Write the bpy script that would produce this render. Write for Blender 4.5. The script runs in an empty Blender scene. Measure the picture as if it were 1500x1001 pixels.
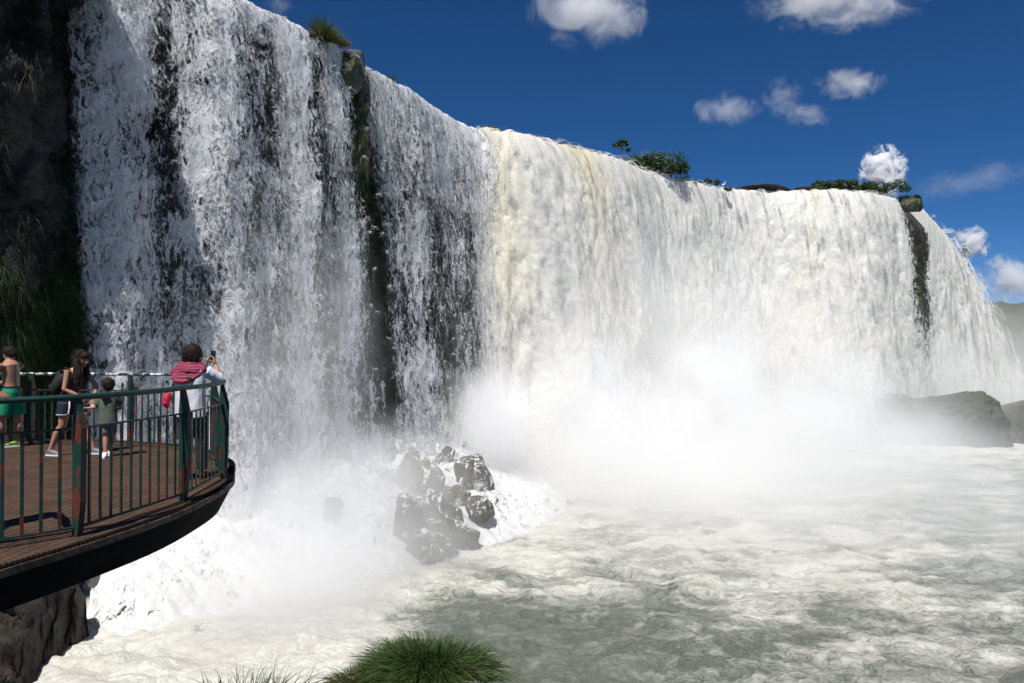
import bpy, bmesh, math, random
import numpy as np
from mathutils import Vector, Matrix
from mathutils.bvhtree import BVHTree
rng = np.random.default_rng(7); random.seed(7)
SC = bpy.context.scene; COL = SC.collection
F = 1083.0; HY = 513.0; CZ = 12.0; DECK = CZ-1.6; LIP = CZ+21.0
def P(px, py, d): return Vector(((px-750)/F*d, d, CZ+(HY-py)/F*d))
def px_of(x, y): return 750+F*x/np.maximum(y, 1)
# ---------------------------------------------------------------- noise
_perm = rng.permutation(256); _perm = np.concatenate([_perm, _perm, _perm])
_g3 = rng.normal(size=(256, 3)); _g3 /= np.linalg.norm(_g3, axis=1)[:, None]
def perlin(x, y, z):
    x, y, z = np.broadcast_arrays(np.asarray(x, float), np.asarray(y, float), np.asarray(z, float))
    xi, yi, zi = np.floor(x).astype(int), np.floor(y).astype(int), np.floor(z).astype(int)
    xf, yf, zf = x-xi, y-yi, z-zi
    u, v, w = [t*t*t*(t*(t*6-15)+10) for t in (xf, yf, zf)]
    r = 0
    for a in (0, 1):
        for b in (0, 1):
            for c in (0, 1):
                h = _perm[_perm[_perm[(xi+a) & 255]+((yi+b) & 255)]+((zi+c) & 255)]
                g = _g3[h]
                d = g[..., 0]*(xf-a)+g[..., 1]*(yf-b)+g[..., 2]*(zf-c)
                r = r+d*(u if a else 1-u)*(v if b else 1-v)*(w if c else 1-w)
    return r*1.5
def fbm(x, y, z=0.0, o=4, r=0.5):
    s = 0; a = 1; t = 0
    for i in range(o):
        s = s+a*perlin(x*2**i+i*17.3, y*2**i-i*9.1, z*2**i+i*5.7); t += a; a *= r
    return s/t
def billow(x, y, z=0.0, o=4, r=0.5):
    s = 0; a = 1; t = 0
    for i in range(o):
        s = s+a*np.abs(perlin(x*2**i+i*17.3, y*2**i-i*9.1, z*2**i+i*5.7)); t += a; a *= r
    return s/t*2
def sm(a, b, x):
    t = np.clip((x-a)/(b-a), 0, 1); return t*t*(3-2*t)
def bump(x, c, w): return np.exp(-((x-c)/w)**2)
# ---------------------------------------------------------------- object helpers
def tag(o, label=None, cat=None, group=None, kind=None):
    if label: o['label'] = label
    if cat: o['category'] = cat
    if group: o['group'] = group
    if kind: o['kind'] = kind
    return o
def link(name, me, mat=None, parent=None, loc=None, smooth=True):
    o = bpy.data.objects.new(name, me); COL.objects.link(o)
    if mat is not None and len(me.materials) == 0: me.materials.append(mat)
    if parent is not None: o.parent = parent
    if loc is not None: o.location = loc
    if smooth and len(me.polygons): me.polygons.foreach_set('use_smooth', [True]*len(me.polygons))
    return o
def empty(name, loc=(0, 0, 0), rz=0.0):
    o = bpy.data.objects.new(name, None); COL.objects.link(o); o.location = loc; o.rotation_euler = (0, 0, rz); return o
def mesh_np(name, V, Fq, attrs=None):
    """V (n,3), Fq (m,k) faces with k corners each"""
    V = np.asarray(V, np.float32); Fq = np.asarray(Fq, np.int32); k = Fq.shape[1]
    me = bpy.data.meshes.new(name)
    me.vertices.add(len(V)); me.vertices.foreach_set('co', V.ravel())
    me.loops.add(Fq.size); me.loops.foreach_set('vertex_index', Fq.ravel())
    me.polygons.add(len(Fq)); me.polygons.foreach_set('loop_start', np.arange(0, Fq.size, k, dtype=np.int32))
    try: me.polygons.foreach_set('loop_total', np.full(len(Fq), k, np.int32))
    except Exception: pass
    for n, a in (attrs or {}).items():
        at = me.attributes.new(n, 'FLOAT', 'POINT'); at.data.foreach_set('value', np.asarray(a, np.float32).ravel())
    me.update(calc_edges=True); me.validate(); return me
def grid_faces(n, m):
    i = np.arange(n-1)[:, None]*m+np.arange(m-1)[None, :]
    return np.stack([i, i+m, i+m+1, i+1], -1).reshape(-1, 4)
# ---------------------------------------------------------------- material helpers
class NT:
    def __init__(s, name):
        s.m = bpy.data.materials.new(name); s.m.use_nodes = True; s.t = s.m.node_tree; s.t.nodes.clear()
        s.out = s.t.nodes.new('ShaderNodeOutputMaterial')
    def n(s, typ, ins=None, **kw):
        nd = s.t.nodes.new(typ)
        for k, v in kw.items(): setattr(nd, k, v)
        for k, v in (ins or {}).items(): s.set(nd, k, v)
        return nd
    def set(s, nd, k, v):
        sk = nd.inputs[k]
        if hasattr(v, 'is_output') or isinstance(v, bpy.types.NodeSocket): s.t.links.new(v, sk)
        elif isinstance(v, bpy.types.Node): s.t.links.new(v.outputs[0], sk)
        else: sk.default_value = v
    def math(s, op, a, b=None, c=None, clamp=False):
        nd = s.n('ShaderNodeMath', operation=op, use_clamp=clamp)
        s.set(nd, 0, a)
        if b is not None: s.set(nd, 1, b)
        if c is not None: s.set(nd, 2, c)
        return nd.outputs[0]
    def mr(s, v, a, b, c=0.0, d=1.0, smooth=True):
        nd = s.n('ShaderNodeMapRange', interpolation_type='SMOOTHSTEP' if smooth else 'LINEAR')
        s.set(nd, 0, v); s.set(nd, 1, a); s.set(nd, 2, b); s.set(nd, 3, c); s.set(nd, 4, d)
        return nd.outputs[0]
    def noise(s, vec, scale, detail=4.0, rough=0.55, dist=0.0, lac=2.0):
        nd = s.n('ShaderNodeTexNoise', {'Vector': vec, 'Scale': scale, 'Detail': detail, 'Roughness': rough, 'Distortion': dist, 'Lacunarity': lac})
        return nd.outputs[0]
    def noisec(s, vec, scale, detail=2.0, rough=0.5):
        nd = s.n('ShaderNodeTexNoise', {'Vector': vec, 'Scale': scale, 'Detail': detail, 'Roughness': rough})
        return nd.outputs[1]
    def coord(s, which='Object'):
        return s.n('ShaderNodeTexCoord').outputs[which]
    def map(s, vec, scale=(1, 1, 1), loc=(0, 0, 0)):
        return s.n('ShaderNodeMapping', {'Vector': vec, 'Scale': scale, 'Location': loc}).outputs[0]
    def mix(s, f, a, b, blend='MIX'):
        nd = s.n('ShaderNodeMix', data_type='RGBA', blend_type=blend)
        s.set(nd, 0, f); s.set(nd, 6, a); s.set(nd, 7, b); return nd.outputs[2]
    def attr(s, name): return s.n('ShaderNodeAttribute', attribute_name=name).outputs['Fac']
    def surf(s, sh): s.t.links.new(sh if isinstance(sh, bpy.types.NodeSocket) else sh.outputs[0], s.out.inputs[0]); return s.m
def rgb(r, g, b): return (r, g, b, 1.0)
def simple(name, col, rough=0.7, metal=0.0, var=0.25, scale=8.0, bump_=0.0, spec=0.4, col2=None):
    t = NT(name); co = t.coord()
    f = t.noise(co, scale, 5, 0.6)
    c2 = col2 or tuple(c*(1-var) for c in col)
    c1 = col if col2 else tuple(min(1, c*(1+var)) for c in col)
    ff = t.mr(f, .38, .62)
    p = t.n('ShaderNodeBsdfPrincipled', {'Base Color': t.mix(ff, rgb(*c2), rgb(*c1)), 'Roughness': rough, 'Metallic': metal, 'Specular IOR Level': spec})
    if bump_:
        b = t.n('ShaderNodeBump', {'Height': t.noise(co, scale*2, 6, .65), 'Strength': 1.0, 'Distance': bump_}); t.set(p, 'Normal', b.outputs[0])
    return t.surf(p)
# ---------------------------------------------------------------- camera, light, sky
cam = bpy.data.cameras.new('camera'); cam.sensor_width = 36; cam.lens = 36*F/1500; cam.clip_end = 20000; cam.clip_start = .05
co_ = bpy.data.objects.new('camera', cam); COL.objects.link(co_); co_.location = (0, 0, CZ)
co_.rotation_euler = (math.radians(90)+math.atan(12.5/F), 0, 0); SC.camera = co_
SUN_EL = math.radians(61); _h = Vector((-0.31, -0.95)).normalized()
SUND = Vector((_h.x*math.cos(SUN_EL), _h.y*math.cos(SUN_EL), math.sin(SUN_EL)))
sl = bpy.data.lights.new('sun', 'SUN'); sl.energy = 4.8; sl.angle = math.radians(.53); sl.color = (1, .965, .91)
so = bpy.data.objects.new('sun', sl); COL.objects.link(so); so.rotation_euler = SUND.to_track_quat('Z', 'Y').to_euler(); so.location = (0, 0, 80)
W = bpy.data.worlds.new('World'); SC.world = W; W.use_nodes = True
wt = W.node_tree; bg = wt.nodes['Background']; sky = wt.nodes.new('ShaderNodeTexSky'); sky.sky_type = 'NISHITA'
sky.sun_disc = False; sky.sun_elevation = SUN_EL; sky.sun_rotation = math.atan2(SUND.x, SUND.y)
sky.air_density = 0.6; sky.dust_density = 0.1; sky.ozone_density = 8.0; sky.altitude = 1200
hs = wt.nodes.new('ShaderNodeHueSaturation'); hs.inputs['Saturation'].default_value = 1.17; hs.inputs['Value'].default_value = 1.0; wt.links.new(sky.outputs[0], hs.inputs['Color']); wt.links.new(hs.outputs[0], bg.inputs[0]); bg.inputs[1].default_value = 0.064
SC.view_settings.view_transform = 'Standard'; SC.view_settings.look = 'None'; SC.view_settings.exposure = 0.39
SC.view_settings.gamma = 1; SC.view_settings.use_curve_mapping = False
cy = SC.cycles; SC.render.engine = 'CYCLES'
cy.use_denoising = True; cy.max_bounces = 16; cy.diffuse_bounces = 4; cy.glossy_bounces = 2; cy.transmission_bounces = 4
cy.transparent_max_bounces = 24; cy.volume_bounces = 2; cy.use_adaptive_sampling = True; cy.adaptive_threshold = 0.02
cy.sample_clamp_indirect = 6; cy.caustics_reflective = False; cy.caustics_refractive = False
# ---------------------------------------------------------------- the rim of the falls, in plan: px of the rim, depth, rim height
RIMPTS = [(10, 34, 33), (80, 36, 33), (250, 41, 33), (370, 45, 33), (455, 49, 33), (505, 52.5, 33), (530, 54.8, 33), (560, 57.1, 33), (600, 60, 33), (640, 65.4, 33),
          (680, 69.8, 33), (760, 71.5, 33), (830, 76.5, 33), (900, 80.5, 33), (960, 89.6, 33), (1000, 91.5, 33), (1060, 96.8, 33), (1120, 98, 33),
          (1200, 97.2, 33), (1260, 98, 33), (1310, 102, 33), (1345, 106.8, 33), (1389, 113, 29), (1418, 118, 24), (1445, 124, 17.5), (1470, 128, 8), (1488, 131, 1)]
_p = np.array([[(a-750)/F*d, d, z] for a, d, z in RIMPTS])
_s = np.concatenate([[0], np.cumsum(np.linalg.norm(np.diff(_p[:, :2], axis=0), axis=1))])
SM_ = float(_s[-1])
def _smooth_curve():
    s = np.linspace(0, SM_, 2000); c = np.stack([np.interp(s, _s, _p[:, i]) for i in range(3)], 1)
    k = np.exp(-np.linspace(-2, 2, 81)**2); k /= k.sum()
    out = np.stack([np.convolve(np.pad(c[:, i], 40, mode='reflect', reflect_type='odd'), k, 'valid') for i in range(3)], 1)
    t = np.gradient(out[:, :2], axis=0); t /= np.linalg.norm(t, axis=1)[:, None]
    return s, out, np.stack([t[:, 1], -t[:, 0]], 1)
CS, CC, CN = _smooth_curve()
def rim(s):
    return (np.stack([np.interp(s, CS, CC[:, i]) for i in range(3)], -1), np.stack([np.interp(s, CS, CN[:, i]) for i in range(2)], -1))
def s_at(px): return float(np.interp(px, px_of(CC[:, 0], CC[:, 1]), CS))
# height of the heap of fallen rock at the foot of the left wall
_ridx = np.arange(0, 2000, 12)
def wall_dist(x, y):
    x = np.asarray(x, float); y = np.asarray(y, float); best = np.full(x.shape, 1e9); sd = np.zeros(x.shape); ss = np.zeros(x.shape)
    for i in _ridx:
        dx = x-CC[i, 0]; dy = y-CC[i, 1]; d2 = dx*dx+dy*dy; m = d2 < best
        best = np.where(m, d2, best); ss = np.where(m, CS[i], ss); sd = np.where(m, dx*CN[i, 0]+dy*CN[i, 1], sd)
    return np.sign(sd)*np.sqrt(best), ss
S_A, S_B, S_C = s_at(100), s_at(690), s_at(730)
def talus(x, y):
    w, s = wall_dist(x, y)
    wd = 9+5*bump(s, s_at(560), 14)
    k = sm(S_A-6, S_A+6, s)*(1-sm(s_at(640), s_at(735), s))
    h = 4.8*np.clip(1-(np.clip(w, 0, None)/wd), 0, 1)**.8*k
    return h-1.2*(1-k)*0-0.5, w, s
# ================================================================ MATERIALS of the setting
def mat_water_fall(name, seed, thick):
    """thick 0 = lacy broken curtain with holes, 1 = heavy white curtain"""
    t = NT(name); u, v, cov = t.attr('u'), t.attr('v'), t.attr('cov')
    vec = t.n('ShaderNodeCombineXYZ', {0: u, 1: v, 2: seed*3.7}).outputs[0]
    warp = t.noisec(t.map(vec, (1.3, .8, 1)), 1.0, 2)
    wv = t.n('ShaderNodeVectorMath', {0: t.n('ShaderNodeVectorMath', {0: warp, 1: (-.5, -.5, -.5)}, operation='ADD').outputs[0], 1: (.9, 1.4, .5)}, operation='MULTIPLY').outputs[0]
    vw = t.n('ShaderNodeVectorMath', {0: vec, 1: wv}, operation='ADD').outputs[0]
    big = t.noise(t.map(vw, (.42, .16, 1)), 1.0, 3, .55)
    med = t.noise(t.map(vw, (1.8, .60, 1) if thick == 0 else (1.5, .85, 1)), 1.0, 7, .72)
    fine = t.noise(t.map(vec, (9, 6, 1)), 1.0, 3, .75)
    vo = t.n('ShaderNodeTexVoronoi', {'Vector': t.map(vw, (2.6, 1.9, 1)), 'Scale': 1.0, 'Randomness': 1.0, 'Detail': 2.0, 'Roughness': .6}, feature='F1').outputs['Distance']
    if thick < .5:
        r1 = t.math('ABSOLUTE', t.math('SUBTRACT', t.noise(t.map(vw, (2.5, 1.05, 1), (3, 1, 4)), 1.0, 5, .6), .5))
        r2 = t.math('ABSOLUTE', t.math('SUBTRACT', t.noise(t.map(vw, (5.2, 2.6, 1), (1, 7, 2)), 1.0, 3, .6), .5))
        vo = t.math('SUBTRACT', .85, t.math('MULTIPLY_ADD', r1, 3.2, t.math('MULTIPLY', r2, 2.4)))    # thin curling strands
    lace = t.math('ADD', t.math('MULTIPLY', med, .62), t.math('MULTIPLY', vo, .30 if thick < .5 else .34))
    lace = t.math('ADD', lace, t.math('MULTIPLY', fine, .25 if thick < .5 else .3))
    lace = t.math('ADD', lace, t.math('MULTIPLY', big, .45))          # about .3+.17+.15+.22 = .85
    th = t.math('MULTIPLY_ADD', cov, -.62 if thick < .5 else -.9, 1.19 if thick < .5 else 1.22)
    a = t.mr(lace, t.math('SUBTRACT', th, .075), t.math('ADD', th, .085))
    a = t.math('MULTIPLY', a, t.mr(cov, 0.0, .08))
    h = t.math('ADD', t.math('MULTIPLY', med, .5), t.math('MULTIPLY', fine, .10 if thick < .5 else .28))
    h = t.math('ADD', h, t.math('MULTIPLY', vo, .15 if thick < .5 else .04))
    b = t.n('ShaderNodeBump', {'Height': h, 'Strength': 1.0, 'Distance': .22 if thick < .5 else .05}).outputs[0]
    tint = t.attr('tint')
    colr = t.mix(tint, (rgb(.74, .75, .77) if thick < .5 else rgb(.93, .925, .90)), rgb(.90, .83, .62))
    d = t.n('ShaderNodeBsdfDiffuse', {'Color': colr, 'Normal': b})
    tr = t.n('ShaderNodeBsdfTranslucent', {'Color': colr, 'Normal': b})
    s = t.n('ShaderNodeMixShader', {0: .25 if thick < .5 else .45, 1: d, 2: tr})
    g = t.n('ShaderNodeBsdfGlossy', {'Color': rgb(.8, .8, .8), 'Roughness': .35, 'Normal': b})
    s = t.n('ShaderNodeMixShader', {0: .04, 1: s, 2: g})
    x = t.n('ShaderNodeBsdfTransparent')
    return t.surf(t.n('ShaderNodeMixShader', {0: a, 1: x, 2: s}))
def mat_plume(name, seed):
    """soft falling plumes: wide feathered edges, drawn out downwards"""
    t = NT(name); u, v, cov = t.attr('u'), t.attr('v'), t.attr('cov')
    vec = t.n('ShaderNodeCombineXYZ', {0: u, 1: v, 2: seed*3.7}).outputs[0]
    wc = t.noisec(t.map(vec, (.8, .25, 1)), 1.0, 2)
    wv = t.n('ShaderNodeVectorMath', {0: t.n('ShaderNodeVectorMath', {0: wc, 1: (-.5, -.5, -.5)}, operation='ADD').outputs[0], 1: (1.0, 3.0, .5)}, operation='MULTIPLY').outputs[0]
    vw = t.n('ShaderNodeVectorMath', {0: vec, 1: wv}, operation='ADD').outputs[0]
    a = t.noise(t.map(vw, (.9, .26, 1)), 1.0, 8, .66); f = t.noise(t.map(vec, (7, 4, 1)), 1.0, 3, .7)
    a = t.math('ADD', a, t.math('MULTIPLY', f, .16))
    th = t.math('MULTIPLY_ADD', cov, -.5, .90)
    al = t.math('MULTIPLY', t.mr(a, t.math('SUBTRACT', th, .10), t.math('ADD', th, .16)), t.mr(cov, 0, .1))
    colr = t.mix(t.attr('tint'), rgb(.95, .945, .925), rgb(.92, .85, .64))
    b = t.n('ShaderNodeBump', {'Height': a, 'Strength': 1.0, 'Distance': .25}).outputs[0]
    s = t.n('ShaderNodeMixShader', {0: .5, 1: t.n('ShaderNodeBsdfDiffuse', {'Color': colr, 'Normal': b}), 2: t.n('ShaderNodeBsdfTranslucent', {'Color': colr, 'Normal': b})})
    return t.surf(t.n('ShaderNodeMixShader', {0: al, 1: t.n('ShaderNodeBsdfTransparent'), 2: s}))
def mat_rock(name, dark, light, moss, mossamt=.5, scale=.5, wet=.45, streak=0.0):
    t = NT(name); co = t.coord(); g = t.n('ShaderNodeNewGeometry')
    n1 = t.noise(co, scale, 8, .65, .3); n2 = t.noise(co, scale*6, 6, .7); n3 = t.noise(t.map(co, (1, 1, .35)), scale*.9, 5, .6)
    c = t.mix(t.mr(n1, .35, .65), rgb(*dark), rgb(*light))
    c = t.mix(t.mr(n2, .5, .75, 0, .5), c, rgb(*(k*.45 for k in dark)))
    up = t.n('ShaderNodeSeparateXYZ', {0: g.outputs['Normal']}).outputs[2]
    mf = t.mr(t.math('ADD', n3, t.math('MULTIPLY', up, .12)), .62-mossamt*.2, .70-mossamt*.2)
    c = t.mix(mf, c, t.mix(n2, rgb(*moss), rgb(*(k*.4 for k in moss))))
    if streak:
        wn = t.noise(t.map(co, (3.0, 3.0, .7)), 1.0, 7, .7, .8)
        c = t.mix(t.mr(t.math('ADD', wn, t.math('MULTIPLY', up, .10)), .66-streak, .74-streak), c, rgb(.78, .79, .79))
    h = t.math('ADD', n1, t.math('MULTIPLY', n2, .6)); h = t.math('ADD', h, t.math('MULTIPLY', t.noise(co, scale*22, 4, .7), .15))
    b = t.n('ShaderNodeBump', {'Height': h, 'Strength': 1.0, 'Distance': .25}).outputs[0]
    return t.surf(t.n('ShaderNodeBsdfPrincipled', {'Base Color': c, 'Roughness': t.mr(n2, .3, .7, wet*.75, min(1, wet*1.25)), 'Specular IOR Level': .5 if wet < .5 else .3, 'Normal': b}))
def mat_leaf(name, c1, c2, scale=.6):
    t = NT(name); co = t.coord(); n = t.noise(co, scale, 4, .6)
    r = t.n('ShaderNodeNewGeometry').outputs['Random Per Island']
    f = t.math('ADD', t.math('MULTIPLY', r, .6), t.math('MULTIPLY', n, .5))
    c = t.mix(t.mr(f, .3, .8), rgb(*c1), rgb(*c2))
    d = t.n('ShaderNodeBsdfPrincipled', {'Base Color': c, 'Roughness': .5, 'Specular IOR Level': .35})
    tr = t.n('ShaderNodeBsdfTranslucent', {'Color': c})
    return t.surf(t.n('ShaderNodeMixShader', {0: .3, 1: d, 2: tr}))
M_ROCK = mat_rock('wet basalt', (.022, .021, .023), (.065, .06, .06), (.035, .06, .010), .55, .35)
M_CLIFF_SHADE = mat_rock('shade-darkened overgrown rock', (.004, .004, .0035), (.010, .008, .007), (.006, .010, .002), .7, .5)  # rock and moss near black: the cliff's shade is put into the colour
M_BOULD = mat_rock('wet brown boulder', (.06, .042, .028), (.16, .105, .06), (.07, .08, .03), .2, .9, .68, .02)
M_BOULD2 = mat_rock('wet grey boulder', (.042, .037, .034), (.105, .09, .08), (.06, .07, .04), .1, .9, .68, .06)
M_BANK = mat_rock('bank earth', (.02, .016, .010), (.05, .04, .02), (.03, .05, .01), .6, 2, .8)
# ================================================================ ROCK WALL behind the water
def wall_mesh(name, s0, s1, ns, nv, z0, mat, out0, amp, zfun=None, back=22, rib=True):
    s = np.linspace(s0, s1, ns); c, n = rim(s)
    zt = c[:, 2] if zfun is None else zfun(s, c)
    t = np.concatenate([np.linspace(-.35, 0, 14)[:-1], np.linspace(0, 1, nv)])      # negative: the flat ground behind the rim
    V = np.zeros((ns, len(t), 3)); S = s[:, None]; T = t[None, :]
    H = np.clip(T, 0, 1)*(zt[:, None]-z0); Z = zt[:, None]-H
    N = amp*(1.3*fbm(S*.12, Z*.10, 3.1, 4)+.9*billow(S*.35, Z*.55, 7.7, 4)+.35*fbm(S*1.6, Z*1.2, 1.7, 3))
    o = out0+N*sm(-.001, .06, T)
    if rib:
        px = px_of(c[:, 0], c[:, 1])[:, None]
        o = o+2.6*np.exp(-((px-512)/13)**2)*(1-.6*T)
    o = o+np.minimum(T, 0)/.35*back
    V[..., 0] = c[:, 0:1]+n[:, 0:1]*o; V[..., 1] = c[:, 1:2]+n[:, 1:2]*o
    V[..., 2] = Z-.25+np.where(T < 0, fbm(V[..., 0]*.4, V[..., 1]*.4, 0, 3)*.3, 0)
    if rib:
        V[..., 2] += (np.exp(-((px-507)/12)**2)*.7)*(1-sm(0, .04, T))*sm(-.12, -.02, T)
    return link(name, mesh_np(name, V.reshape(-1, 3), grid_faces(ns, len(t))), mat)
o = wall_mesh('cliff', s_at(96), SM_, 700, 170, -3, M_ROCK, -1.5, 1.0)
tag(o, 'dark wet basalt wall behind the falling water', kind='structure')
# the near cliff at the left edge of the view, overgrown, taller than the rim
def near_cliff():
    pts = np.array([(-26.5, 41.0), (-23.9, 38.2), (-22.3, 36.0), (-21.4, 34.0), (-21.0, 32.0), (-22, 29.5), (-25, 28), (-31, 27.5), (-38, 28), (-46, 30)], float)
    ns, nv = 260, 200; q = np.linspace(0, 1, len(pts)); s = np.linspace(0, 1, ns)
    c = np.stack([np.interp(s, q, pts[:, i]) for i in (0, 1)], 1)
    k = np.ones(15)/15; c = np.stack([np.convolve(np.pad(c[:, i], 7, mode='edge'), k, 'valid') for i in (0, 1)], 1)
    t = np.gradient(c, axis=0); t /= np.linalg.norm(t, axis=1)[:, None]; n = np.stack([-t[:, 1], t[:, 0]], 1)
    T = np.concatenate([np.linspace(-.4, 0, 12)[:-1], np.linspace(0, 1, nv)])[None, :]
    L = np.concatenate([[0], np.cumsum(np.linalg.norm(np.diff(c, axis=0), axis=1))])[:, None]
    top = 31+0*L; Z = top-np.clip(T, 0, 1)*(top+2)
    N = 1.0*fbm(L*.2, Z*.12, 9.1, 3)+1.1*billow(L*.33, Z*.28, 4.4, 4)+.3*fbm(L*1.5, Z*1.3, 2.2, 3)
    N = N-.9*sm(12.5, 6, Z)
    N = .75*N+1.6*sm(28, 30.5, Z)  # overhang above the view, added to shade the cliff face below
    N = N*sm(0, 1.5, L)-1.0*(1-sm(0, 1.5, L))
    o_ = N+np.minimum(T, 0)/.4*25
    V = np.zeros((ns, T.shape[1], 3)); V[..., 0] = c[:, :1]+n[:, :1]*o_; V[..., 1] = c[:, 1:]+n[:, 1:]*o_; V[..., 2] = Z
    return link('cliff', mesh_np('near_cliff', V.reshape(-1, 3), grid_faces(ns, T.shape[1])), M_CLIFF_SHADE)
nc = near_cliff(); tag(nc, 'overgrown cliff coloured near black for deep shade at the left of the falls', kind='structure')
# ================================================================ THE WATERFALLS
def fall_sheet(name, s0, s1, ds, dv, v0, off, seed, amp, cov, mat, z0=-.6, tint=None, back=3.0, bill=True):
    ns = int((s1-s0)/ds)+2; s = np.linspace(s0, s1, ns); c, n = rim(s); zt = c[:, 2]
    hmax = 33-z0; hb = np.linspace(-1, 0, 10)[:-1]; hh = np.linspace(0, 1, int(hmax/dv))**1.12
    T = np.concatenate([hb, hh])[None, :]; S = s[:, None]
    H = np.clip(T, 0, 1)*(zt[:, None]-z0); Z = zt[:, None]-H
    px = px_of(c[:, 0], c[:, 1])[:, None]
    sp = v0(px) if callable(v0) else v0
    o = .45*sp*np.sqrt(H+1e-6)+off*sm(-.2, .03, T)
    q = sm(0, 5, H)
    if bill:
        wob = 1.5*fbm(S*.25, H*.05, seed+3, 2); hw = 2.2*fbm(S*.35, H*.10, seed+9, 3)
        st = .8*fbm(S*.28+wob*.5, H*.025, seed*2.9, 3, .5)+.12*fbm(S*1.2+wob, H*.15, seed*2.2, 3)
        N = 1.15*st+.55*fbm(S*.45+wob*.5, (H+hw)*.16+seed, seed*3.7, 6, .5)+.30*billow(S*.8+wob*.6, (H+hw)*.42+seed, seed*1.7, 3, .5)+.0*billow(S*1.6+wob*.8, (H+hw)*1.1+seed, seed*2.1, 4, .6)+.5*fbm(S*.10, H*.015, seed, 2)
    else:
        N = .7*fbm(S*.5, H*.05, seed*1.3, 3)+.55*billow(S*1.2, H*.6, seed, 4, .6)
    o = o+amp*N*(.25+.75*q)+np.minimum(T, 0)*back
    V = np.zeros((ns, T.shape[1], 3)); V[..., 0] = c[:, :1]+n[:, :1]*o; V[..., 1] = c[:, 1:2]+n[:, 1:2]*o
    rag = .22*fbm(S*1.3, seed, 0, 4)+.16*fbm(S*.35, seed+4, 0, 2)
    V[..., 2] = Z+rag*np.exp(-H/1.5)*sm(-1, 0, T)+.05-.12*(1-np.exp(-H))
    C = cov(px, H, S)+0*H*S; U = S+0*H
    me = mesh_np(name, V.reshape(-1, 3), grid_faces(ns, T.shape[1]),
                 {'u': U, 'v': H+0*S+np.minimum(T, 0)*back, 'cov': C, 'tint': (tint(px, H)+0*H*S if tint else 0*U)})
    return link(name, me, mat)
def cov_left(gain, shift=0.0):
    def f(px, H, S):
        p = px+6*fbm(S*.5, H*.08, 5.5, 2)
        c = .665+.12*bump(p, 135, 30)+.04*bump(p, 180, 20)+.12*bump(p, 308, 34)+.12*bump(p, 415, 22)+.14*bump(p, 475, 12)
        c = c-.24*bump(p, 226, 13)*(1-.75*sm(5, 18, H))-.09*bump(p, 384, 10)-.10*bump(p, 447, 10)
        c = c-.10*bump(p, 168, 10)*sm(5, 12, H)-.08*bump(p, 335, 8)
        c = c-1.3*bump(p, 511+.9*H, 11)*(1-.35*sm(14, 33, H))+.16*bump(p, 541, 9)*(1-sm(2, 10, H))
        c = c+.02*bump(p, 562, 10)+.08*bump(p, 585, 14)-.05*bump(p, 618, 20)*sm(5, 17, H)+.16*bump(p, 650, 25)*(1-sm(4, 14, H))
        c = c+.13*np.exp(-H/1.6)+.22*sm(24, 31, H)-.05*sm(0, 20, H)*sm(400, 520, p)
        e = sm(78, 96, p+4*fbm(S*2, H*.5, 3, 3))
        return np.clip((c+shift)*gain, 0, 1.1)*e*(1-sm(705, 760, p))
    return f
ML1 = mat_water_fall('lacy falling water', 1.0, 0); ML2 = mat_water_fall('lacy falling water far', 2.3, 0)
MR1 = mat_water_fall('heavy falling water', 4.1, 1)
vL = lambda px: .9+.5*bump(px, 305, 50)+.3*bump(px, 140, 40)+1.0*sm(560, 720, px)
wfL = fall_sheet('waterfall', s_at(76), s_at(745), .10, .10, vL, .0, 1.3, .42, cov_left(1.0,-.10), ML1, back=2)
tag(wfL, 'lacy grey-white waterfall on the left with dark rock showing through', kind='structure')
w2 = fall_sheet('back_curtain', s_at(76), s_at(745), .12, .12, vL, -.5, 6.9, .35, cov_left(1.0, -.14), ML2, back=2); w2.parent = wfL
w3 = fall_sheet('front_curtain', s_at(76), s_at(735), .12, .12, lambda px: vL(px)*1.25, .30, 3.9, .5, cov_left(1.0, -.19), ML1, back=2); w3.parent = wfL
def cov_right(px, H, S):
    p = px+5*fbm(S*.3, H*.06, 8.5, 2)
    c = 1.02+0*H
    c = c-.60*bump(p, 1046, 5)*sm(1, 4, H)-.16*bump(p, 1068, 6)*sm(1, 5, H)*(1-sm(20, 28, H))-.72*bump(p, 1130, 5)*(1-sm(8, 14, H))-.55*bump(p, 1152, 4)*(1-sm(12, 20, H))
    c = c-.88*bump(p, 1327, 27)*(1-.25*sm(10, 22, H))-.3*bump(p, 1344, 5)*(1-sm(6, 12, H))-.40*bump(p, 1165, 12)*bump(H, 16, 4)-.32*bump(p, 775, 9)*bump(H, 12, 6)
    c = c-.35*bump(p, 905, 10)*bump(H, 15, 5)
    c = c-.16*sm(1290, 1320, p)*(1-sm(1340, 1350, p))
    return np.clip(c, 0, 1.1)*sm(655, 700, p+9*fbm(S*1.1, H*.3, 2, 4))*(1-sm(1490, 1497, px))
tintR = lambda px, H: np.clip(.85*bump(px, 842, 32)*np.exp(-H/9)+.55*bump(px, 722, 30)*np.exp(-((H-8)/12)**2)+.7*bump(px, 1190, 10)*np.exp(-H/2.5)+.3*bump(px, 1165, 30)*bump(H, 14, 7)+.10, 0, 1)
vR = lambda px: 1.2+.9*bump(px, 780, 70)+.8*bump(px, 850, 80)+.8*bump(px, 1200, 70)+.8*sm(1340, 1400, px)
wfR = fall_sheet('waterfall', s_at(655), SM_, .15, .13, vR, .1, 2.7, .72, cov_right, MR1, tint=tintR, back=4)
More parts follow.
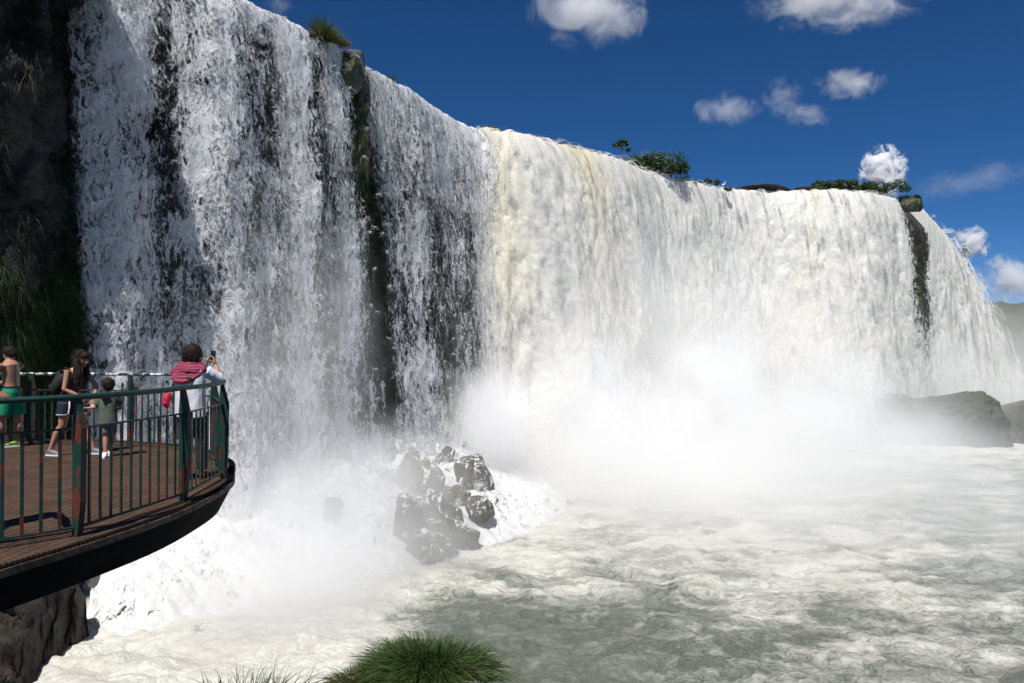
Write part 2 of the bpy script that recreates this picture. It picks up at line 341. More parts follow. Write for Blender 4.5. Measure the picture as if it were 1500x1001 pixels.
w4 = fall_sheet('front_curtain', s_at(690), s_at(1490), .16, .14, lambda px: vR(px)*1.1, .75, 5.7, 1.0, lambda px, H, S: np.clip(cov_right(px, H, S)-.50+.24*fbm(S*.3, H*.08, 3, 3), 0, 1), mat_plume('falling plumes', 3.3), tint=tintR, back=3); w4.parent = wfR
w5 = fall_sheet('front_curtain', s_at(700), s_at(1495), .18, .18, lambda px: vR(px)*1.2, 1.5, 9.1, 1.1, lambda px, H, S: np.clip(cov_right(px, H, S)-.62+.12*sm(0, 14, H)+.24*fbm(S*.25, H*.07, 7, 3), 0, 1), mat_plume('outer falling plumes', 8.8), tint=tintR, back=3); w5.parent = wfR
tag(wfR, 'thick white sunlit waterfall curving round the basin on the right', kind='structure')
# ================================================================ RIVER
def foam_amount(X, Y):
    w, s = wall_dist(X, Y)
    f = .36+.75*np.exp(-np.clip(w, 0, None)/11)
    f = f-.36*np.exp(-(((X-1.5)/8.5)**2+((Y-30)/5.5)**2))-.26*np.exp(-(((X+1.5)/5)**2+((Y-33)/5)**2))+.10*np.exp(-(((X-16)/12)**2+((Y-44)/12)**2))
    f = f+.6*np.exp(-(((X+12)/7)**2+((Y-31)/9)**2))-.10*np.exp(-(((X-55)/18)**2+((Y-72)/12)**2))
    return f+.18*fbm(X*.09, Y*.16, 4, 3)
def river():
    xs = np.concatenate([np.arange(-60, -22, .8), np.arange(-22, 30, .14), np.arange(30, 85, .3), np.arange(85, 170, 1.0)])
    ys = np.concatenate([np.arange(2, 20, .5), np.arange(20, 48, .14), np.arange(48, 80, .26), np.arange(80, 150, .8)])
    X, Y = np.meshgrid(xs, ys, indexing='ij')
    wx = X+1.5*fbm(X*.15, Y*.15, 1, 2); wy = Y+1.5*fbm(X*.15, Y*.15, 5, 2)
    sw = .42*fbm(wx*.16, wy*.26, 0, 3)
    ch = .30*(1-billow(wx*.30, wy*.52, 3, 4, .5))+.10*(1-billow(wx*1.6, wy*2.4, 6, 2, .5))
    Z = sw+ch-.28
    w, s = wall_dist(X, Y)
    Z = Z+(1.3*billow(X*.3, Y*.3, 8, 4, .6))*np.exp(-np.clip(w, 0, None)/5)
    return link('river', mesh_np('river', np.stack([X, Y, Z], -1).reshape(-1, 3), grid_faces(len(xs), len(ys)), {'foam': foam_amount(X, Y), 'crest': ch}), None)
def mat_river():
    t = NT('river water'); co = t.coord(); foam = t.attr('foam'); crest = t.attr('crest')
    wc = t.noisec(co, .35, 3, .6)
    wv = t.n('ShaderNodeVectorMath', {0: t.n('ShaderNodeVectorMath', {0: wc, 1: (-.5, -.5, -.5)}, operation='ADD').outputs[0], 1: (5.0, 3.6, 1.0)}, operation='MULTIPLY').outputs[0]
    vw = t.n('ShaderNodeVectorMath', {0: co, 1: wv}, operation='ADD').outputs[0]
    soft = t.noise(t.map(vw, (.22, .42, 1)), 1.0, 5, .55)
    n1 = t.noise(t.map(vw, (.6, 1.1, 1)), 1.0, 8, .62)
    rdg = t.math('SUBTRACT', 1.0, t.math('MULTIPLY', t.math('ABSOLUTE', t.math('SUBTRACT', t.noise(t.map(vw, (.55, 1.0, 1)), .9, 8, .6), .5)), 8.0), clamp=True)
    rd2 = t.math('SUBTRACT', 1.0, t.math('MULTIPLY', t.math('ABSOLUTE', t.math('SUBTRACT', t.noise(t.map(vw, (1, 1.8, 1), (7, 3, 5)), 1.7, 6, .62), .5)), 9.0), clamp=True)
    # thick soft foam
    fs = t.math('ADD', t.math('MULTIPLY', soft, .75), t.math('MULTIPLY', n1, .45)); fs = t.math('ADD', fs, t.math('MULTIPLY', crest, .35))
    th = t.math('MULTIPLY_ADD', foam, -.85, 1.05)
    fs = t.math('ADD', fs, t.math('MULTIPLY', t.math('SUBTRACT', t.math('MAXIMUM', rdg, rd2), .4), .16)); fs = t.math('ADD', fs, t.math('MULTIPLY', t.math('SUBTRACT', t.noise(vw, 5.0, 5, .7), .5), .30))
    a1 = t.mr(fs, t.math('SUBTRACT', th, .15), t.math('ADD', th, .24))
    # thin lacy lines left on the darker water
    ln = t.math('MULTIPLY', t.math('MAXIMUM', rdg, t.math('MULTIPLY', rd2, .75)), t.mr(n1, .42, .62))
    a2 = t.math('MULTIPLY', t.math('POWER', ln, 1.6), t.mr(foam, .0, .5, .25, .8))
    a = t.math('MAXIMUM', a1, a2)
    mk = t.mix(t.noise(co, .10, 3), rgb(.070, .095, .075), rgb(.13, .14, .11))
    c = t.mix(a, mk, t.mix(soft, rgb(.40, .385, .32), rgb(.64, .63, .59)))
    h = t.math('ADD', t.math('MULTIPLY', n1, .35), t.math('MULTIPLY', rd2, .12)); h = t.math('ADD', h, t.math('MULTIPLY', t.noise(vw, 6, 4, .6), .10))
    b = t.n('ShaderNodeBump', {'Height': h, 'Strength': 1.0, 'Distance': .26}).outputs[0]
    p = t.n('ShaderNodeBsdfPrincipled', {'Base Color': c, 'Roughness': t.mr(a, 0, 1, .25, .75, False), 'Specular IOR Level': .4, 'Normal': b})
    return t.surf(p)
M_RIVER = mat_river()
rv = river(); rv.data.materials.append(M_RIVER); tag(rv, 'churning grey-green river streaked with white foam', kind='structure')
# wide lower river sheet reaching on past the modelled basin
me = mesh_np('river_far', [(-60, -400, -.35), (1500, -400, -.35), (1500, 1500, -.35), (-60, 1500, -.35)], [(0, 1, 2, 3)], {'foam': [.45]*4, 'crest': [0]*4})
o = link('river', me, M_RIVER); tag(o, 'river running on beyond the basin', kind='structure')
# broken white water tumbling over the heap of rock at the foot of the left fall
def cascade():
    xs = np.arange(-19, 10, .10); ys = np.arange(24, 72, .11)
    X, Y = np.meshgrid(xs, ys, indexing='ij'); h, w, s = talus(X, Y)
    up = np.clip(h+.5, 0, 5)/4.8
    B = 1.2*billow(X*.22, Y*.22, 2.2, 3, .5)+.45*billow(X*.8, Y*1.5, 6.2, 5, .65)+.22*fbm(X*3.2, Y*2.6, 1, 4, .65)
    Z = h+B*(.25+.55*sm(0, .25, up))-.25+.5*bump(w, 2.5, 2.5)*up
    Z = np.where(w < -2.6, -4, Z)
    V = np.stack([X, Y, Z], -1).reshape(-1, 3); Fq = grid_faces(len(xs), len(ys))
    keep = ((Z > -.55) & (w > -2.6)).reshape(-1); Fq = Fq[keep[Fq].all(1)]
    used = np.unique(Fq); mp = np.zeros(len(V), int); mp[used] = np.arange(len(used))
    cov = .92+.24*fbm(X*.35, Y*.35, 3, 4)-.22*np.exp(-(((X+7.0)/4.0)**2+((Y-50)/10)**2))
    at = {'u': X.reshape(-1)[used], 'v': (Y+Z*.7).reshape(-1)[used], 'cov': np.clip(cov, 0, 1.1).reshape(-1)[used], 'tint': (X*0+.06).reshape(-1)[used]}
    o = link('cascade', mesh_np('cascade', V[used], mp[Fq], at), mat_water_fall('tumbling white water', 8.3, .4))
    tag(o, 'white water tumbling down over the fallen rocks under the left fall', kind='structure')
    xs = np.arange(-19, 10, .3); ys = np.arange(24, 72, .3); X, Y = np.meshgrid(xs, ys, indexing='ij'); h, w, s = talus(X, Y)
    Z = h+.5*fbm(X*.6, Y*.6, 1, 4)-.25; o2 = link('riverbed', mesh_np('riverbed', np.stack([X, Y, Z], -1).reshape(-1, 3), grid_faces(len(xs), len(ys))), M_ROCK)
    tag(o2, kind='structure')
cascade()
# ================================================================ BOULDERS
def rock_mesh(name, sx, sy, sz, seed, ang=.55, sub=5, cuts=9):
    bm = bmesh.new(); bmesh.ops.create_icosphere(bm, subdivisions=sub, radius=1.0)
    r = np.random.default_rng(seed); pl = r.normal(size=(cuts, 3)); pl /= np.linalg.norm(pl, axis=1)[:, None]; dd = r.uniform(.42, .78, cuts)
    co = np.array([v.co[:] for v in bm.verts])
    for p_, d_ in zip(pl, dd):
        k = co@p_; ex = np.clip(k-d_, 0, None); co = co-ex[:, None]*p_*.97
    co = co*(1+.12*fbm(co[:, 0]*1.5+seed, co[:, 1]*1.5, co[:, 2]*1.5, 3)[:, None])+.05*np.stack([fbm(co[:, 0]*5, co[:, 1]*5, co[:, 2]*5+i*9+seed, 3) for i in range(3)], 1)
    cr = np.minimum(np.abs(perlin(co[:, 0]*1.7+seed, co[:, 1]*1.7, co[:, 2]*1.2)), np.abs(perlin(co[:, 0]*1.2, co[:, 1]*1.9+seed, co[:, 2]*2.2)))
    co = co*(1-.10*np.exp(-(cr/.035)**2)[:, None]+.03*fbm(co[:, 0]*9, co[:, 1]*9, co[:, 2]*9+seed, 3)[:, None])
    co = co*np.array([sx, sy, sz])
    for v, c in zip(bm.verts, co): v.co = c
    me = bpy.data.meshes.new(name); bm.to_mesh(me); bm.free(); return me
BOUL = [  # px, py of the middle, width and height in px, colour, label
 (568, 660, 34, 26, 0, 'dark rounded boulder highest on the left of the rock heap, under the falling water'),
 (597, 696, 42, 50, 1, 'big rust-brown block with a flat top, largest brown rock of the heap'),
 (606, 664, 15, 15, 0, 'small dark stone between the top left boulder and the thin upper cascade'),
 (622, 679, 14, 16, 0, 'small dark pointed stone just right of the big brown block'),
 (637, 701, 22, 32, 1, 'upright brown rock standing right of the big rust-brown block'),
 (655, 722, 34, 18, 1, 'low brown slab at the foot of the upright brown rock'),
 (695, 691, 50, 58, 0, 'tall square grey boulder at the right end of the heap, water running down its face'),
 (596, 763, 44, 62, 0, 'long grey leaning boulder at the lower left of the rock heap'),
 (634, 742, 42, 34, 0, 'rounded grey boulder in the middle of the heap below the brown slab'),
 (668, 771, 48, 40, 0, 'squarish grey block at the lower right of the heap with trickles on it'),
 (640, 765, 30, 18, 0, 'flat grey slab wedged left of the squarish grey block'),
 (636, 786, 34, 18, 0, 'dark wet stone low in the heap just above the lowest block'),
 (633, 805, 46, 26, 0, 'lowest dark block of the heap at the edge of the river'),
 (489, 742, 20, 30, 0, 'lone dark slanting boulder in spray left of the rock heap'),
 (560, 690, 40, 18, 0, 'dark ledge of rock under the top left boulder'),
 (716, 655, 0, 0, 0, ''),
 (700, 745, 34, 30, 0, 'half-drowned grey boulder at the right foot of the heap'),
 (612, 742, 34, 40, 0, 'dark angular block filling the middle left of the heap behind the long leaning boulder'),
 (660, 748, 34, 30, 0, 'cracked grey block above the squarish grey block of the heap'),
 (612, 790, 34, 30, 0, 'dark wet block low on the left side of the heap'),
 (676, 722, 30, 30, 1, 'brown stone under the tall square grey boulder'),
 (655, 796, 30, 24, 0, 'small dark block at the lower right foot of the heap'),
 (652, 668, 26, 22, 0, 'pale wet boulder washed over by the upper cascade'),
]
for i, (px, py, w_, h_, kd, lab) in enumerate(BOUL):
    if not lab: continue
    d0 = None
    for d in np.arange(38, 68, .1):
        p = P(px, py+h_*.2, d); hh, ww, _ = talus(np.array([p.x]), np.array([p.y]))
        if ww[0] > -1.0 and hh[0]+.9 >= p.z: d0 = d; break
        if ww[0] <= -1.0: break
    d0 = d0 or (d if d else 50)
    p = P(px, py, d0+.35*w_/F*d0)+Vector((0, 0, -.22*h_/F*d0)); sx = w_/F*d0/2*1.45; sz = h_/F*d0/2*1.8
    o = link('boulder', rock_mesh('boulder', sx, max(sx, sz)*.9, sz, 20+i), M_BOULD if kd else M_BOULD2, loc=p)
    o.rotation_euler = (0, 0.0, 0)
    tag(o, lab, 'boulder', 'boulders heaped at the foot of the falls')
# ================================================================ ROCK ISLAND in the river, right
def island(name, px0, px1, prof, d, dep, label, mat, seed):
    """prof: px -> py of the top"""
    n, m = 200, 90; pxs = np.linspace(px0, px1, n); tp = np.interp(pxs, [a for a, b in prof], [b for a, b in prof])
    X = (pxs-750)/F*d; Zt = CZ+(HY-tp)/F*d
    a = np.linspace(0, math.pi, m)[None, :]
    Yc = d+dep/2-dep/2*np.cos(a)*np.ones((n, 1)); zz = (np.sin(a)**.42)*(Zt[:, None]+.6)-.6
    endk = (np.minimum(sm(0, .06, np.linspace(0, 1, n)), 1-sm(.94, 1, np.linspace(0, 1, n))))[:, None]
    zz = (zz+.6)*endk**.5-.6
    V = np.stack([X[:, None]+0*a, Yc, zz], -1)
    N = .55*fbm(V[..., 0]*.35, V[..., 1]*.35, V[..., 2]*.35+seed, 3)+.5*billow(V[..., 0]*.8, V[..., 1]*.8, V[..., 2]*.8+seed, 4)-.15
    V[..., 1] -= N*1.4; V[..., 0] += N*.5; V[..., 2] += N*.45*(zz > 0)
    o = link(name, mesh_np(name, V.reshape(-1, 3), grid_faces(n, m)), mat); tag(o, label, 'rock'); return o
M_ISL = mat_rock('mossy island rock', (.022, .022, .020), (.06, .055, .045), (.035, .05, .018), .75, .30, .6)
island('rock_island', 1262, 1486, [(1262, 600), (1275, 585), (1300, 578), (1330, 580), (1360, 588), (1400, 584), (1440, 578), (1465, 577), (1480, 590), (1486, 620)], 92, 8, 'big mossy flat-topped rock island in the misty river at the right', M_ISL, 3)
island('rock_island', 1455, 1640, [(1455, 640), (1475, 622), (1500, 600), (1560, 585), (1600, 590), (1640, 620)], 96, 9, 'lower grey rock cut by the right edge, beside the mossy island', M_ISL, 8)
# ================================================================ FAR HILL and near bank
def hill():
    xs = np.linspace(120, 900, 260); ys = np.linspace(380, 620, 70); X, Y = np.meshgrid(xs, ys, indexing='ij')
    r = np.exp(-((Y-500)/70)**2); Z = (46+10*fbm(X*.01, 1, 1, 3))*r*sm(120, 200, X)-2+(3.5*billow(X*.09, Y*.09, 2, 4, .6))*r
    t = NT('far forest'); co = t.coord(); n = t.noise(co, .06, 8, .75)
    p = t.n('ShaderNodeBsdfPrincipled', {'Base Color': t.mix(t.mr(n, .4, .62), rgb(.012, .022, .008), rgb(.05, .075, .025)), 'Roughness': .9})
    b = t.n('ShaderNodeBump', {'Height': n, 'Strength': 1, 'Distance': 4.0}); t.set(p, 'Normal', b.outputs[0])
    o = link('hill', mesh_np('hill', np.stack([X, Y, Z], -1).reshape(-1, 3), grid_faces(len(xs), len(ys))), t.surf(p)); tag(o, 'hazy forested gorge side far behind the falls', kind='structure')
hill()
island('rock_ledge', -160, 24, [(-160, 850), (-60, 852), (-20, 866), (8, 884), (24, 915)], 26.5, 5, 'brownish rock ledge under the platform in the bottom left corner', mat_rock('brown river ledge', (.020, .015, .012), (.055, .042, .034), (.03, .035, .015), .3, .7, .7), 5)
def bank():
    xs = np.arange(-30, 25, .25); ys = np.arange(-12, 12, .2); X, Y = np.meshgrid(xs, ys, indexing='ij')
    edge = 6.4+.4*fbm(X*.3, 0, 2, 3)-1.2*sm(0, 12, X)-2.2*sm(-3.0, -5, X)
    Z = 8.75-.02*X*0-9.5*sm(0, 5, Y-edge)+.35*fbm(X*.5, Y*.5, 2, 4)-.5*sm(3, 10, X)+.35*bump(X, -.6, .8)*bump(Y, 5.6, 1)
    o = link('bank', mesh_np('bank', np.stack([X, Y, Z], -1).reshape(-1, 3), grid_faces(len(xs), len(ys))), M_BANK); tag(o, 'steep earth bank below the viewpoint', kind='structure')
    return o
BANK = bank()
# ================================================================ MIST: real volumes of spray, densest at the foot of the falls
def mist(center, radii, dens, seed, label, nsc=.22, lo=.36, hi=.62, power=1.0, tilt=0.0, aniso=0.0):
    bm = bmesh.new(); bmesh.ops.create_icosphere(bm, subdivisions=3, radius=1.02)
    for v in bm.verts: v.co = Vector((v.co.x*radii[0], v.co.y*radii[1], v.co.z*radii[2]))
    me = bpy.data.meshes.new('mist'); bm.to_mesh(me); bm.free()
    t = NT('mist'); co = t.coord(); u = t.map(co, tuple(1/r for r in radii))
    L = t.n('ShaderNodeVectorMath', {0: u}, operation='LENGTH').outputs['Value']
    fall = t.math('POWER', t.mr(L, 1.0, 0.0), power)
    n = t.noise(t.map(co, (1, 1, .8), (seed*7.1, seed*3.3, 0)), nsc, 4, .55, .5)
    n = t.math('ADD', n, t.math('MULTIPLY', fall, .22))
    dn = t.math('MULTIPLY', t.math('MULTIPLY', fall, t.mr(n, lo, hi)), dens)
    v = t.n('ShaderNodeVolumePrincipled', {'Color': rgb(.995, .997, 1.0), 'Density': dn, 'Anisotropy': aniso})
    t.t.links.new(v.outputs[0], t.out.inputs['Volume'])
    o = link('mist', me, t.m, loc=center); o.rotation_euler = (0, 0, tilt); tag(o, label, kind='stuff'); return o
mist((8, 62, 3.0), (18, 15, 9.5), .20, 1, 'dense white spray billowing up in front of the thick falls', .17, .38, .60, 1.3)
mist((27, 68, 3), (27, 24, 10), .115, 2, 'spray spreading over the middle of the basin', .13, .40, .66, 1.3)
mist((54, 103, 5.5), (36, 15, 13), .10, 3, 'thin grey mist drifting along the far basin', .12, .36, .66, 1.2)
mist((-9.5, 41, 1.5), (9.5, 12, 9), .20, 4, 'white spray at the foot of the left curtain', .2, .40, .62, 1.2)
mist((78, 125, 4), (48, 40, 24), .035, 5, 'pale mist round the far end of the falls', .06)
mist((18, 79, 10), (42, 9, 21), .13, 6, 'veil of spray in front of the thick falls', .24, .36, .66, tilt=math.radians(22))
mist((-12, 42, 10), (5, 16, 15), .055, 7, 'thin veil of spray in front of the left curtain', .10, tilt=math.radians(-8))
mist((22, 48, 1.0), (36, 24, 7), .06, 8, 'low mist lying on the river', .09, .38, .68)
mist((-1.5, 60, 6.5), (5.5, 5.5, 6.5), .50, 9, 'bright plume of spray thrown up beside the rock heap', .30, .44, .60)
mist((7, 64, 8.5), (8, 5, 9), .34, 10, 'tall plume of spray in front of the yellowish water', .26, .45, .62)
mist((20, 74, 8.0), (11, 6, 9), .28, 11, 'plume of spray at the foot of the middle of the thick falls', .22, .45, .62)
mist((37, 84, 7.0), (12, 7, 8.5), .19, 12, 'plume of spray at the foot of the far thick falls', .20, .45, .62)
mist((14, 53, 1.5), (20, 14, 7), .10, 16, 'spray drifting forward over the middle of the river', .16, .38, .64, 1.2)
mist((-10.5, 34, 1.0), (8, 8, 5.5), .30, 17, 'white spray boiling over the water beside the platform', .22, .38, .60, 1.2)
mist((-5, 41, .5), (8, 6, 4), .12, 18, 'spray skirting the lower side of the rock heap', .3, .40, .62, 1.2)
mist((-7, 46, 3.5), (7, 7, 5.5), .10, 15, 'spray drifting over the left side of the rock heap', .35, .42, .62)
mist((-12.5, 42, 2.5), (4.5, 7.5, 5.0), .32, 13, 'spray plume rising behind the platform', .30, .44, .60)
mist((43, 86, 1.5), (14, 6, 5), .16, 14, 'low mist curling round the mossy rock island', .25, .40, .62)
cy.volume_bounces = 8; cy.volume_max_steps = 96
# ================================================================ VIEWING PLATFORM
def mat_paint(name, red=.5, white=0.0, seed=0.0, sc=7.0):
    t = NT(name); co = t.coord(); oi = t.n('ShaderNodeObjectInfo').outputs['Random']
    v = t.n('ShaderNodeVectorMath', {0: co, 1: t.n('ShaderNodeCombineXYZ', {0: t.math('MULTIPLY', oi, 31.0), 1: seed}).outputs[0]}, operation='ADD').outputs[0]
    n = t.noise(t.map(v, (1, 1, .55)), sc, 6, .7); n2 = t.noise(v, 40, 4, .7)
    c = t.mix(t.mr(n, .60-red*.22, .64-red*.22), rgb(.005, .034, .027), rgb(.105, .022, .012))
    c = t.mix(t.mr(n2, .55, .75, 0, .6), c, rgb(.035, .022, .016))
    if white: c = t.mix(t.mr(t.noise(v, 9, 5, .7), .60-white*.2, .63-white*.2), c, rgb(.6, .6, .58))
    b = t.n('ShaderNodeBump', {'Height': t.math('ADD', n, t.math('MULTIPLY', n2, .5)), 'Strength': .6, 'Distance': .004}).outputs[0]
    return t.surf(t.n('ShaderNodeBsdfPrincipled', {'Base Color': c, 'Roughness': t.mr(n2, .3, .7, .35, .75), 'Specular IOR Level': .4, 'Normal': b}))
M_POST = mat_paint('peeling green and red paint', .26, sc=5.0); M_BAR = mat_paint('peeling bar paint', .36, sc=6.0); M_RAIL = mat_paint('green rail paint', -.3); M_RAILB = mat_paint('flaking green rail paint', -.2, .45)
def mat_grating():
    t = NT('rusty grating'); co = t.coord()
    g = t.map(co, (1, 1, 1))
    w1 = t.n('ShaderNodeTexWave', {'Vector': g, 'Scale': 3.2, 'Distortion': .15, 'Detail': 2.0}, bands_direction='X').outputs['Fac']
    w2 = t.n('ShaderNodeTexWave', {'Vector': g, 'Scale': 5.4, 'Distortion': .15, 'Detail': 2.0}, bands_direction='Y').outputs['Fac']
    h = t.math('MULTIPLY', t.mr(w1, .15, .6), t.mr(w2, .15, .6))
    n = t.noise(co, 3, 6, .65); n2 = t.noise(co, 60, 3, .6)
    c = t.mix(t.mr(n, .3, .7), rgb(.055, .030, .018), rgb(.115, .062, .036))
    c = t.mix(t.mr(h, 0, 1, .45, 1), rgb(.012, .007, .005), c); c = t.mix(t.mr(n2, .66, .72, 0, .5), c, rgb(.3, .22, .16))
    b = t.n('ShaderNodeBump', {'Height': h, 'Strength': .8, 'Distance': .012}).outputs[0]
    return t.surf(t.n('ShaderNodeBsdfPrincipled', {'Base Color': c, 'Roughness': .75, 'Specular IOR Level': .3, 'Normal': b}))
M_GRATE = mat_grating()
M_EDGE = simple('rusty edge strip', (.10, .06, .036), .75, 0, .5, 9, .004)
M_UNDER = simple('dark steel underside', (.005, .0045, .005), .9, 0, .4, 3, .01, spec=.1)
OUTER = [(-14, 1.6), (-5.2, 1.9), (-4.35, 3.2), (-3.95, 4.4), (-3.70, 5.4), (-3.48, 6.2), (-3.30, 7.2), (-3.30, 8.2), (-3.40, 9.0), (-3.68, 9.8), (-4.05, 10.7), (-4.9, 11.85), (-5.9, 12.6), (-7.2, 13.0), (-8.6, 13.1), (-10.5, 12.9), (-14, 12.2)]
def smooth_poly(pts, n=14, close=False):
    pts = [Vector(p) for p in pts]; out = []
    for i in range(len(pts)-1):
        p0 = pts[max(i-1, 0)]; p1 = pts[i]; p2 = pts[i+1]; p3 = pts[min(i+2, len(pts)-1)]
        for k in range(n):
            t = k/n; out.append(.5*((2*p1)+(p2-p0)*t+(2*p0-5*p1+4*p2-p3)*t*t+(3*p1-p0-3*p2+p3)*t**3))
    out.append(pts[-1]); return out
def prism(bm, poly, z0, z1, inset0=0.0):
    n = len(poly); c = sum((Vector(p) for p in poly), Vector((0, 0)))/n
    lo = []
    for i, p in enumerate(poly):
        q = Vector(p)
        if inset0:
            a = Vector(poly[i-1]); b = Vector(poly[(i+1) % n]); tn = (b-a).normalized(); nn = Vector((-tn.y, tn.x)); q = q+nn*inset0
        lo.append(bm.verts.new((q.x, q.y, z0)))
    hi = [bm.verts.new((p[0], p[1], z1)) for p in poly]
    bm.faces.new(hi); bm.faces.new(lo[::-1])
    for i in range(n): bm.faces.new((lo[i], lo[(i+1) % n], hi[(i+1) % n], hi[i]))
def bm_obj(name, bm, mat, parent=None, smooth=False, loc=None):
    bmesh.ops.recalc_face_normals(bm, faces=bm.faces); me = bpy.data.meshes.new(name); bm.to_mesh(me); bm.free()
    return link(name, me, mat, parent, loc, smooth)
def obox(bm, c, ax, hx, ay, hy, hz):
    """box with horizontal axes ax, ay and vertical z"""
    ax = Vector((ax[0], ax[1], 0)).normalized(); ay = Vector((ay[0], ay[1], 0)).normalized(); c = Vector(c); v = []
    for sx in (-1, 1):
        for sy in (-1, 1):
            for sz in (-1, 1): v.append(bm.verts.new(c+ax*hx*sx+ay*hy*sy+Vector((0, 0, hz*sz))))
    for f in ((0, 1, 3, 2), (4, 6, 7, 5), (0, 4, 5, 1), (2, 3, 7, 6), (0, 2, 6, 4), (1, 5, 7, 3)): bm.faces.new([v[i] for i in f])
def tubeb(bm, pts, radii, n=10, ell=None, cap=True):
    """tube through pts; radii floats or (a, b) with ell = the direction of axis a"""
    pts = [Vector(p) for p in pts]; rings = []; prev = None
    for i, p in enumerate(pts):
        d = (pts[min(i+1, len(pts)-1)]-pts[max(i-1, 0)]).normalized()
        r = radii[i] if isinstance(radii, list) else radii
        a, b = r if isinstance(r, (list, tuple)) else (r, r)
        ref = Vector(ell) if ell is not None else (prev if prev is not None else (Vector((1, 0, 0)) if abs(d.x) < .8 else Vector((0, 1, 0))))
        u = (ref-d*ref.dot(d)).normalized(); prev = u; w = d.cross(u)
        rings.append([bm.verts.new(p+u*a*math.cos(k*2*math.pi/n)+w*b*math.sin(k*2*math.pi/n)) for k in range(n)])
    for A, B in zip(rings, rings[1:]):
        for k in range(n): bm.faces.new((A[k], A[(k+1) % n], B[(k+1) % n], B[k]))
    if cap: bm.faces.new(rings[0][::-1]); bm.faces.new(rings[-1])
PLAT = empty('viewing_platform', (0, 0, 0))
tag(PLAT, 'rounded viewing platform with rusty deck and peeling green railing at the left', 'platform')
op = [tuple(p) for p in smooth_poly(OUTER, 10)]
bm = bmesh.new(); prism(bm, op, DECK-.035, DECK); bm_obj('deck', bm, M_GRATE, PLAT)
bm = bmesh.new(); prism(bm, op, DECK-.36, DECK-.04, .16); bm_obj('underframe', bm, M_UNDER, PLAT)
# rim strip standing a little proud and the toothed end of the grating under it
bm = bmesh.new(); b2 = bmesh.new(); acc = 0
for a, b in zip(op[:-1], op[1:]):
    a = Vector(a); b = Vector(b); L = (b-a).length
    if L < 1e-4: continue
    tn = (b-a)/L; nn = Vector((tn.y, -tn.x)); m = (a+b)/2
    obox(bm, (m.x+nn.x*.006, m.y+nn.y*.006, DECK-.024), tn, L/2+.003, nn, .006, .030)
    if a.x > -8.8:
        acc += L
        while acc > .045:
            acc -= .045; q = b-tn*acc
            obox(b2, (q.x-nn.x*.035, q.y-nn.y*.035, DECK+.012), tn, .011, nn, .032, .010+.004*random.random())
bm_obj('rim_strip', bm, M_EDGE, PLAT); o = bm_obj('grating_teeth', b2, M_UNDER, PLAT)
RP = [(-5.6, 4.2), (-4.75, 5.25), (-3.74, 6.38), (-3.50, 7.88), (-3.62, 9.25), (-4.32, 10.7), (-5.25, 11.93), (-6.36, 12.32), (-8.2, 12.62), (-10.2, 12.4), (-12.4, 11.9)]
top = smooth_poly(RP, 10)
def seg_obj(name, pts, r, mat, z):
    bm = bmesh.new(); tubeb(bm, [(p.x, p.y, z) for p in pts], r, 12, ell=(0, 0, 1)); return bm_obj(name, bm, mat, PLAT, True)
seg_obj('top_rail', top[:46], (.026, .034), M_RAIL, DECK+1.195); seg_obj('top_rail', top[45:], (.024, .030), M_RAILB, DECK+1.195)
nb = 0
for i in range(len(RP)-1):
    a = Vector(RP[i]); b = Vector(RP[i+1]); L = (b-a).length; tn = (b-a)/L; nn = Vector((tn.y, -tn.x))
    m = (a+b)/2
    for nm, z, hz in (('mid_rail', .925, .008), ('bottom_rail', .075, .010)):
        bm = bmesh.new(); obox(bm, (m.x, m.y, DECK+z), tn, L/2-.03, nn, .016, hz); bm_obj(nm, bm, M_BAR, PLAT)
    sp = .142 if i < 5 else .135; k = int(round(L/sp))
    for j in range(1, k):
        if nb >= 100: break
        q = a+tn*L*j/k; nb += 1
        bm = bmesh.new(); obox(bm, (q.x, q.y, DECK+.50), tn, .013, nn, .006, .4145); bmesh.ops.bevel(bm, geom=bm.edges[:], offset=.0015, segments=1)
        bm_obj('baluster', bm, M_BAR, PLAT)
for i, p in enumerate(RP):
    a = Vector(RP[max(i-1, 0)]); b = Vector(RP[min(i+1, len(RP)-1)]); tn = (b-a).normalized(); nn = Vector((tn.y, -tn.x))
    if i == 3: nn = (nn+Vector((.3, -.35))).normalized(); tn = Vector((-nn.y, nn.x))
    prof = [(-.035, 0), (.035, 0), (.075, .30), (.080, .93), (.012, 1.19), (-.020, 1.19), (-.035, .95)]
    bm = bmesh.new(); F_ = []
    for s in (-.026, .026): F_.append([bm.verts.new((p[0]+nn.x*r+tn.x*s, p[1]+nn.y*r+tn.y*s, DECK+z)) for r, z in prof])
    n = len(prof); bm.faces.new(F_[0]); bm.faces.new(F_[1][::-1])
    for k in range(n): bm.faces.new((F_[0][k], F_[1][k], F_[1][(k+1) % n], F_[0][(k+1) % n]))
    bmesh.ops.recalc_face_normals(bm, faces=bm.faces); bmesh.ops.bevel(bm, geom=bm.edges[:], offset=.004, segments=2)
    bm_obj('post', bm, M_POST, PLAT)
bm = bmesh.new(); tubeb(bm, [(-10, 8, -1), (-10, 8, DECK-.3)], .6, 24); bm_obj('support_column', bm, M_UNDER, PLAT, True)
